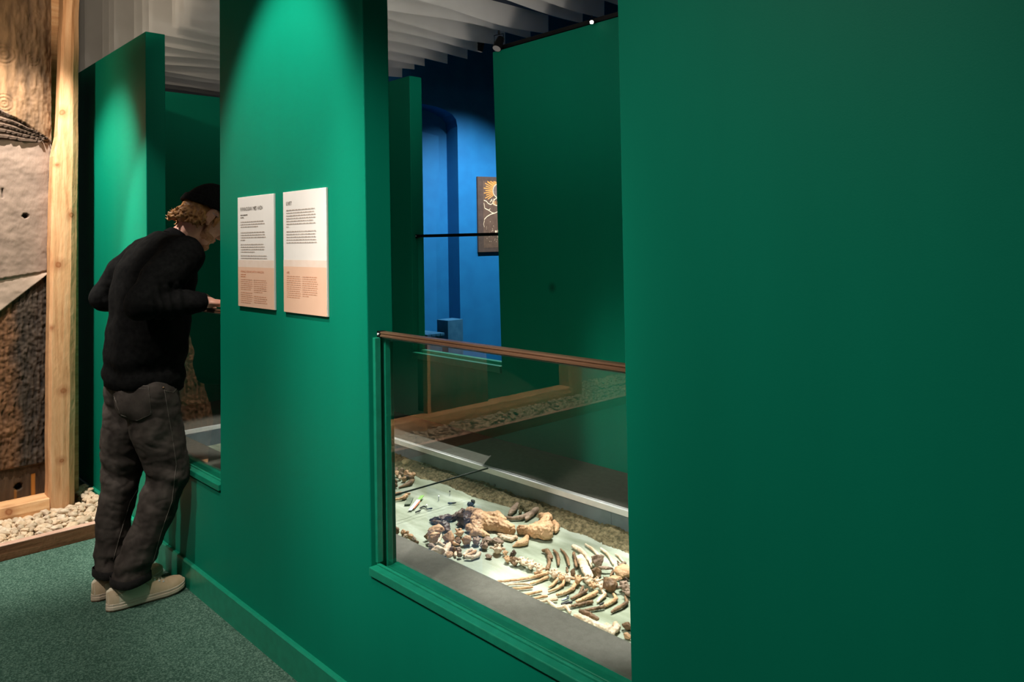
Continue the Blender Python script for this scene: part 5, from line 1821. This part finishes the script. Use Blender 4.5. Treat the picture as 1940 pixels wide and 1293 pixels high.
def seam(path, rad, name, mat, step=3.0):
    pts = []
    for (x0, y0), (x1, y1) in zip(path[:-1], path[1:]):
        k = max(2, int(math.hypot(x1 - x0, y1 - y0) / step))
        for i in range(k):
            t = i / k
            p = on_cloth(x0 + (x1 - x0) * t, y0 + (y1 - y0) * t, 0.0006)
            if p is not None and (not pts or (p - pts[-1]).length < 0.06): pts.append(p)
    if len(pts) > 2:
        MB().tube(pts, rad, 6).obj(name, M[mat], man, smooth=True)


cor = [(209, 728), (281, 732), (286, 785), (260, 797), (228, 786)]
mb = MB()
ok = True
G = 8
grid = []
for j in range(G + 1):
    row = []
    for i in range(G + 1):
        u, v_ = i / G, j / G
        xl = 209 + 19 * v_; xr = 281 + 5 * v_
        yt = 728 + 4 * u; yb = 786 + (11 * math.sin(math.pi * min(1, u * 1.05))) - 1 * u
        p = on_cloth(xl + (xr - xl) * u, yt + (yb - yt) * v_, 0.0022)
        row.append(p)
    grid.append(row)
if all(p is not None for r in grid for p in r):
    vs = [p for r in grid for p in r]
    fs = [(j * (G + 1) + i, j * (G + 1) + i + 1, (j + 1) * (G + 1) + i + 1, (j + 1) * (G + 1) + i) for j in range(G) for i in range(G)]
    mb.add(vs, fs)
    po = mb.obj('back_pocket', M['denim'], man, smooth=True, fix=False)
seam(cor + cor[:1], 0.0017, 'stitching', 'thread')
seam([(211, 733), (280, 737)], 0.0013, 'stitching', 'thread')
seam([(311, 738), (318, 780), (328, 840), (334, 880), (326, 950), (305, 1010), (286, 1080)], 0.0015, 'stitching', 'thread')
seam([(268, 905), (262, 925), (246, 952), (236, 985), (226, 1020), (214, 1065)], 0.0016, 'stitching', 'thread')
seam([(205, 722), (222, 770), (246, 830), (262, 868)], 0.0010, 'stitching', 'thread')
seam([(313, 741), (328, 744), (341, 730)], 0.0011, 'stitching', 'thread')
p = on_cloth(309, 735, 0.002)
if p: MB().ell(p, (0.004, 0.004, 0.004), seg=10, rings=6).obj('rivet', M['bronze'], man, smooth=True)


# sneakers
def sneaker(heel, toe, label, s):
    heel, toe = V(heel), V(toe)
    d = (toe - heel).normalized()
    L = (toe - heel).length
    sd = d.cross(V((0, 0, 1))).normalized()
    Z = V((0, 0, 1))
    root = man

    def hw(t):                       # half width along the shoe
        return float(np.interp(t, [0, 0.02, 0.06, 0.15, 0.32, 0.55, 0.72, 0.86, 0.95, 0.985, 1.0], [0.004, 0.016, 0.026, 0.034, 0.036, 0.042, 0.047, 0.043, 0.030, 0.018, 0.004]))

    def spring(t):
        return 0.010 * max(0, (t - 0.72) / 0.28) ** 2

    def P(t, a, z):
        return heel + d * (L * t) + sd * a + Z * z
    ts = [0, 0.01, 0.03, 0.06, 0.1, 0.16, 0.24, 0.32, 0.4, 0.48, 0.56, 0.64, 0.72, 0.79, 0.86, 0.91, 0.95, 0.975, 0.99, 1.0]
    shoe = None

    def band(z0, z1, grow, name, mat):
        mb = MB()
        rings = []
        n = len(ts)
        for z, g in ((z0, grow - 0.002), (z0 + 0.002, grow), (z1 - 0.002, grow), (z1, grow - 0.002)):
            ring = [P(t, hw(t) + g, z + spring(t)) for t in ts] + [P(t, -hw(t) - g, z + spring(t)) for t in reversed(ts)]
            rings.append(ring)
        mb.loft(rings)
        return mb.obj(name, mat, root, smooth=False)
    sole = band(0.0015, 0.0060, 0.0010, 'outsole', M['outsole'])
    band(0.0055, 0.0200, 0.0022, 'foxing', M['sole'])
    band(0.0195, 0.0300, 0.0008, 'foxing', M['sole'])
    # upper
    topz = lambda t: float(np.interp(t, [0, 0.05, 0.16, 0.30, 0.40, 0.52, 0.64, 0.72, 0.80, 0.88, 0.94, 0.98, 1.0], [0.075, 0.084, 0.080, 0.088, 0.097, 0.088, 0.070, 0.061, 0.057, 0.053, 0.046, 0.036, 0.022]))
    mb = MB()
    rings = []
    tu = [0.004, 0.02, 0.05, 0.09, 0.14, 0.2, 0.26, 0.32, 0.38, 0.44, 0.5, 0.56, 0.62, 0.68, 0.73, 0.78, 0.83, 0.88, 0.92, 0.95, 0.975, 0.992]
    for t in tu:
        w = max(0.004, hw(t) - 0.001)
        h = topz(t) + spring(t)
        b = 0.020 + spring(t)
        ring = []
        for k in range(17):
            a = math.pi * k / 16
            ca, sa = math.cos(a), math.sin(a)
            wide = w * (0.80 if t < 0.5 else 0.9)
            x = (w if sa < 0.2 else wide + (w - wide) * (1 - sa) / 0.8) * math.copysign(abs(ca) ** 0.75, ca)
            ring.append(P(t, x, b + (h - b) * sa ** 0.85))
        rings.append(ring)
    mb.loft(rings, closed=True)
    up = mb.obj('shoe_upper', M['canvas'], root, smooth=True)
    up['label'] = label

    def skin_patch(t0, t1, a0, a1, name, mat, lift=0.0012, nn=8):
        """patch lying on the upper between stations t and ring angles (0..1, 0 at +side)"""
        mb = MB()
        vs = []
        for i in range(nn + 1):
            for j in range(nn + 1):
                t = t0 + (t1 - t0) * i / nn
                q = (a0(t) if callable(a0) else a0), (a1(t) if callable(a1) else a1)
                a = math.pi * (q[0] + (q[1] - q[0]) * j / nn)
                w = max(0.004, hw(t) - 0.001); h = topz(t) + spring(t); b = 0.020 + spring(t)
                ca, sa = math.cos(a), math.sin(a)
                wide = w * (0.80 if t < 0.5 else 0.9)
                x = (w if sa < 0.2 else wide + (w - wide) * (1 - sa) / 0.8) * math.copysign(abs(ca) ** 0.75, ca)
                vs.append(P(t, x + math.copysign(lift, ca) * abs(ca), b + (h - b) * sa ** 0.85 + lift * sa))
        fs = [(i * (nn + 1) + j, i * (nn + 1) + j + 1, (i + 1) * (nn + 1) + j + 1, (i + 1) * (nn + 1) + j) for i in range(nn) for j in range(nn)]
        mb.add(vs, fs)
        return mb.obj(name, mat, root, smooth=True, fix=False)
    skin_patch(0.72, 0.985, 0.02, 0.98, 'toe_cap', M['suede'], 0.0012, 12)
    for sg in (0, 1):
        f = (lambda v: v) if sg == 0 else (lambda v: 1 - v)
        skin_patch(0.50, 0.73, f(0.04), f(0.42), 'eyestay', M['suede'], 0.0010, 8)
        skin_patch(0.004, 0.13, f(0.03), f(0.34), 'heel_panel', M['suede'], 0.0010, 6)
        # wavy side stripe
        mb = MB()
        wave = [(0.10, 0.22), (0.18, 0.23), (0.26, 0.27), (0.32, 0.33), (0.37, 0.36), (0.42, 0.31), (0.47, 0.24), (0.51, 0.19)]
        for (t, a), (t2, a2) in zip(wave[:-1], wave[1:]):
            skin = []
            for tt, aa in ((t, a), (t2, a2)):
                for da in (-0.022, 0.022):
                    an = math.pi * f(aa + da)
                    w = hw(tt) - 0.001; h = topz(tt); b = 0.020
                    ca, sa = math.cos(an), math.sin(an)
                    wide = w * (0.80 if tt < 0.5 else 0.9)
                    x = (w if sa < 0.2 else wide + (w - wide) * (1 - sa) / 0.8) * math.copysign(abs(ca) ** 0.75, ca)
                    skin.append(P(tt, x + math.copysign(0.0022, ca), b + (h - b) * sa ** 0.85 + 0.0008))
            mb.add(skin, [(0, 1, 3, 2)])
        mb.obj('side_stripe', M['suede'], root, fix=False)
        # eyelets
        for k in range(5):
            t = 0.47 + 0.055 * k
            an = math.pi * f(0.375 - 0.012 * k)
            w = hw(t) - 0.001; h = topz(t); b = 0.020
            ca, sa = math.cos(an), math.sin(an)
            wide = w * (0.80 if t < 0.5 else 0.9)
            x = (w if sa < 0.2 else wide + (w - wide) * (1 - sa) / 0.8) * math.copysign(abs(ca) ** 0.75, ca)
            c = P(t, x + math.copysign(0.001, ca), b + (h - b) * sa ** 0.85 + 0.001)
            mb = MB().ell(c, (0.0042, 0.0042, 0.0028), (sd, d, Z), 10, 6)
            eo = mb.obj('eyelet', M['white_metal'], root, smooth=True)
    for k in range(5):
        t = 0.47 + 0.055 * k
        w = hw(t)
        pts = []
        for j in range(9):
            q = -1 + 2 * j / 8
            an = math.acos(max(-1, min(1, q * 0.42)))
            pts.append(P(t + 0.012 * q * (1 if k % 2 else -1), w * 0.62 * q, topz(t) - 0.014 * q * q + 0.0022))
        MB().tube(pts, 0.0030, 6).obj('lace', M['lace'], root, smooth=True)
    bow = P(0.44, 0, topz(0.44) + 0.004)
    for q in (1, -1):
        MB().tube([bow, bow + sd * 0.014 * q + Z * 0.008 + d * 0.004, bow + sd * 0.026 * q - Z * 0.002 + d * 0.012, bow + sd * 0.014 * q + d * 0.006 + Z * 0.001, bow], 0.0024, 6).obj('lace', M['lace'], root, smooth=True)


sneaker((-3.258, 0.893, 0), (-3.256, 1.187, 0), 'worn cream canvas shoe', 1)
sneaker((-3.386, 0.876, 0), (-3.450, 1.163, 0), 'worn cream canvas shoe', -1)
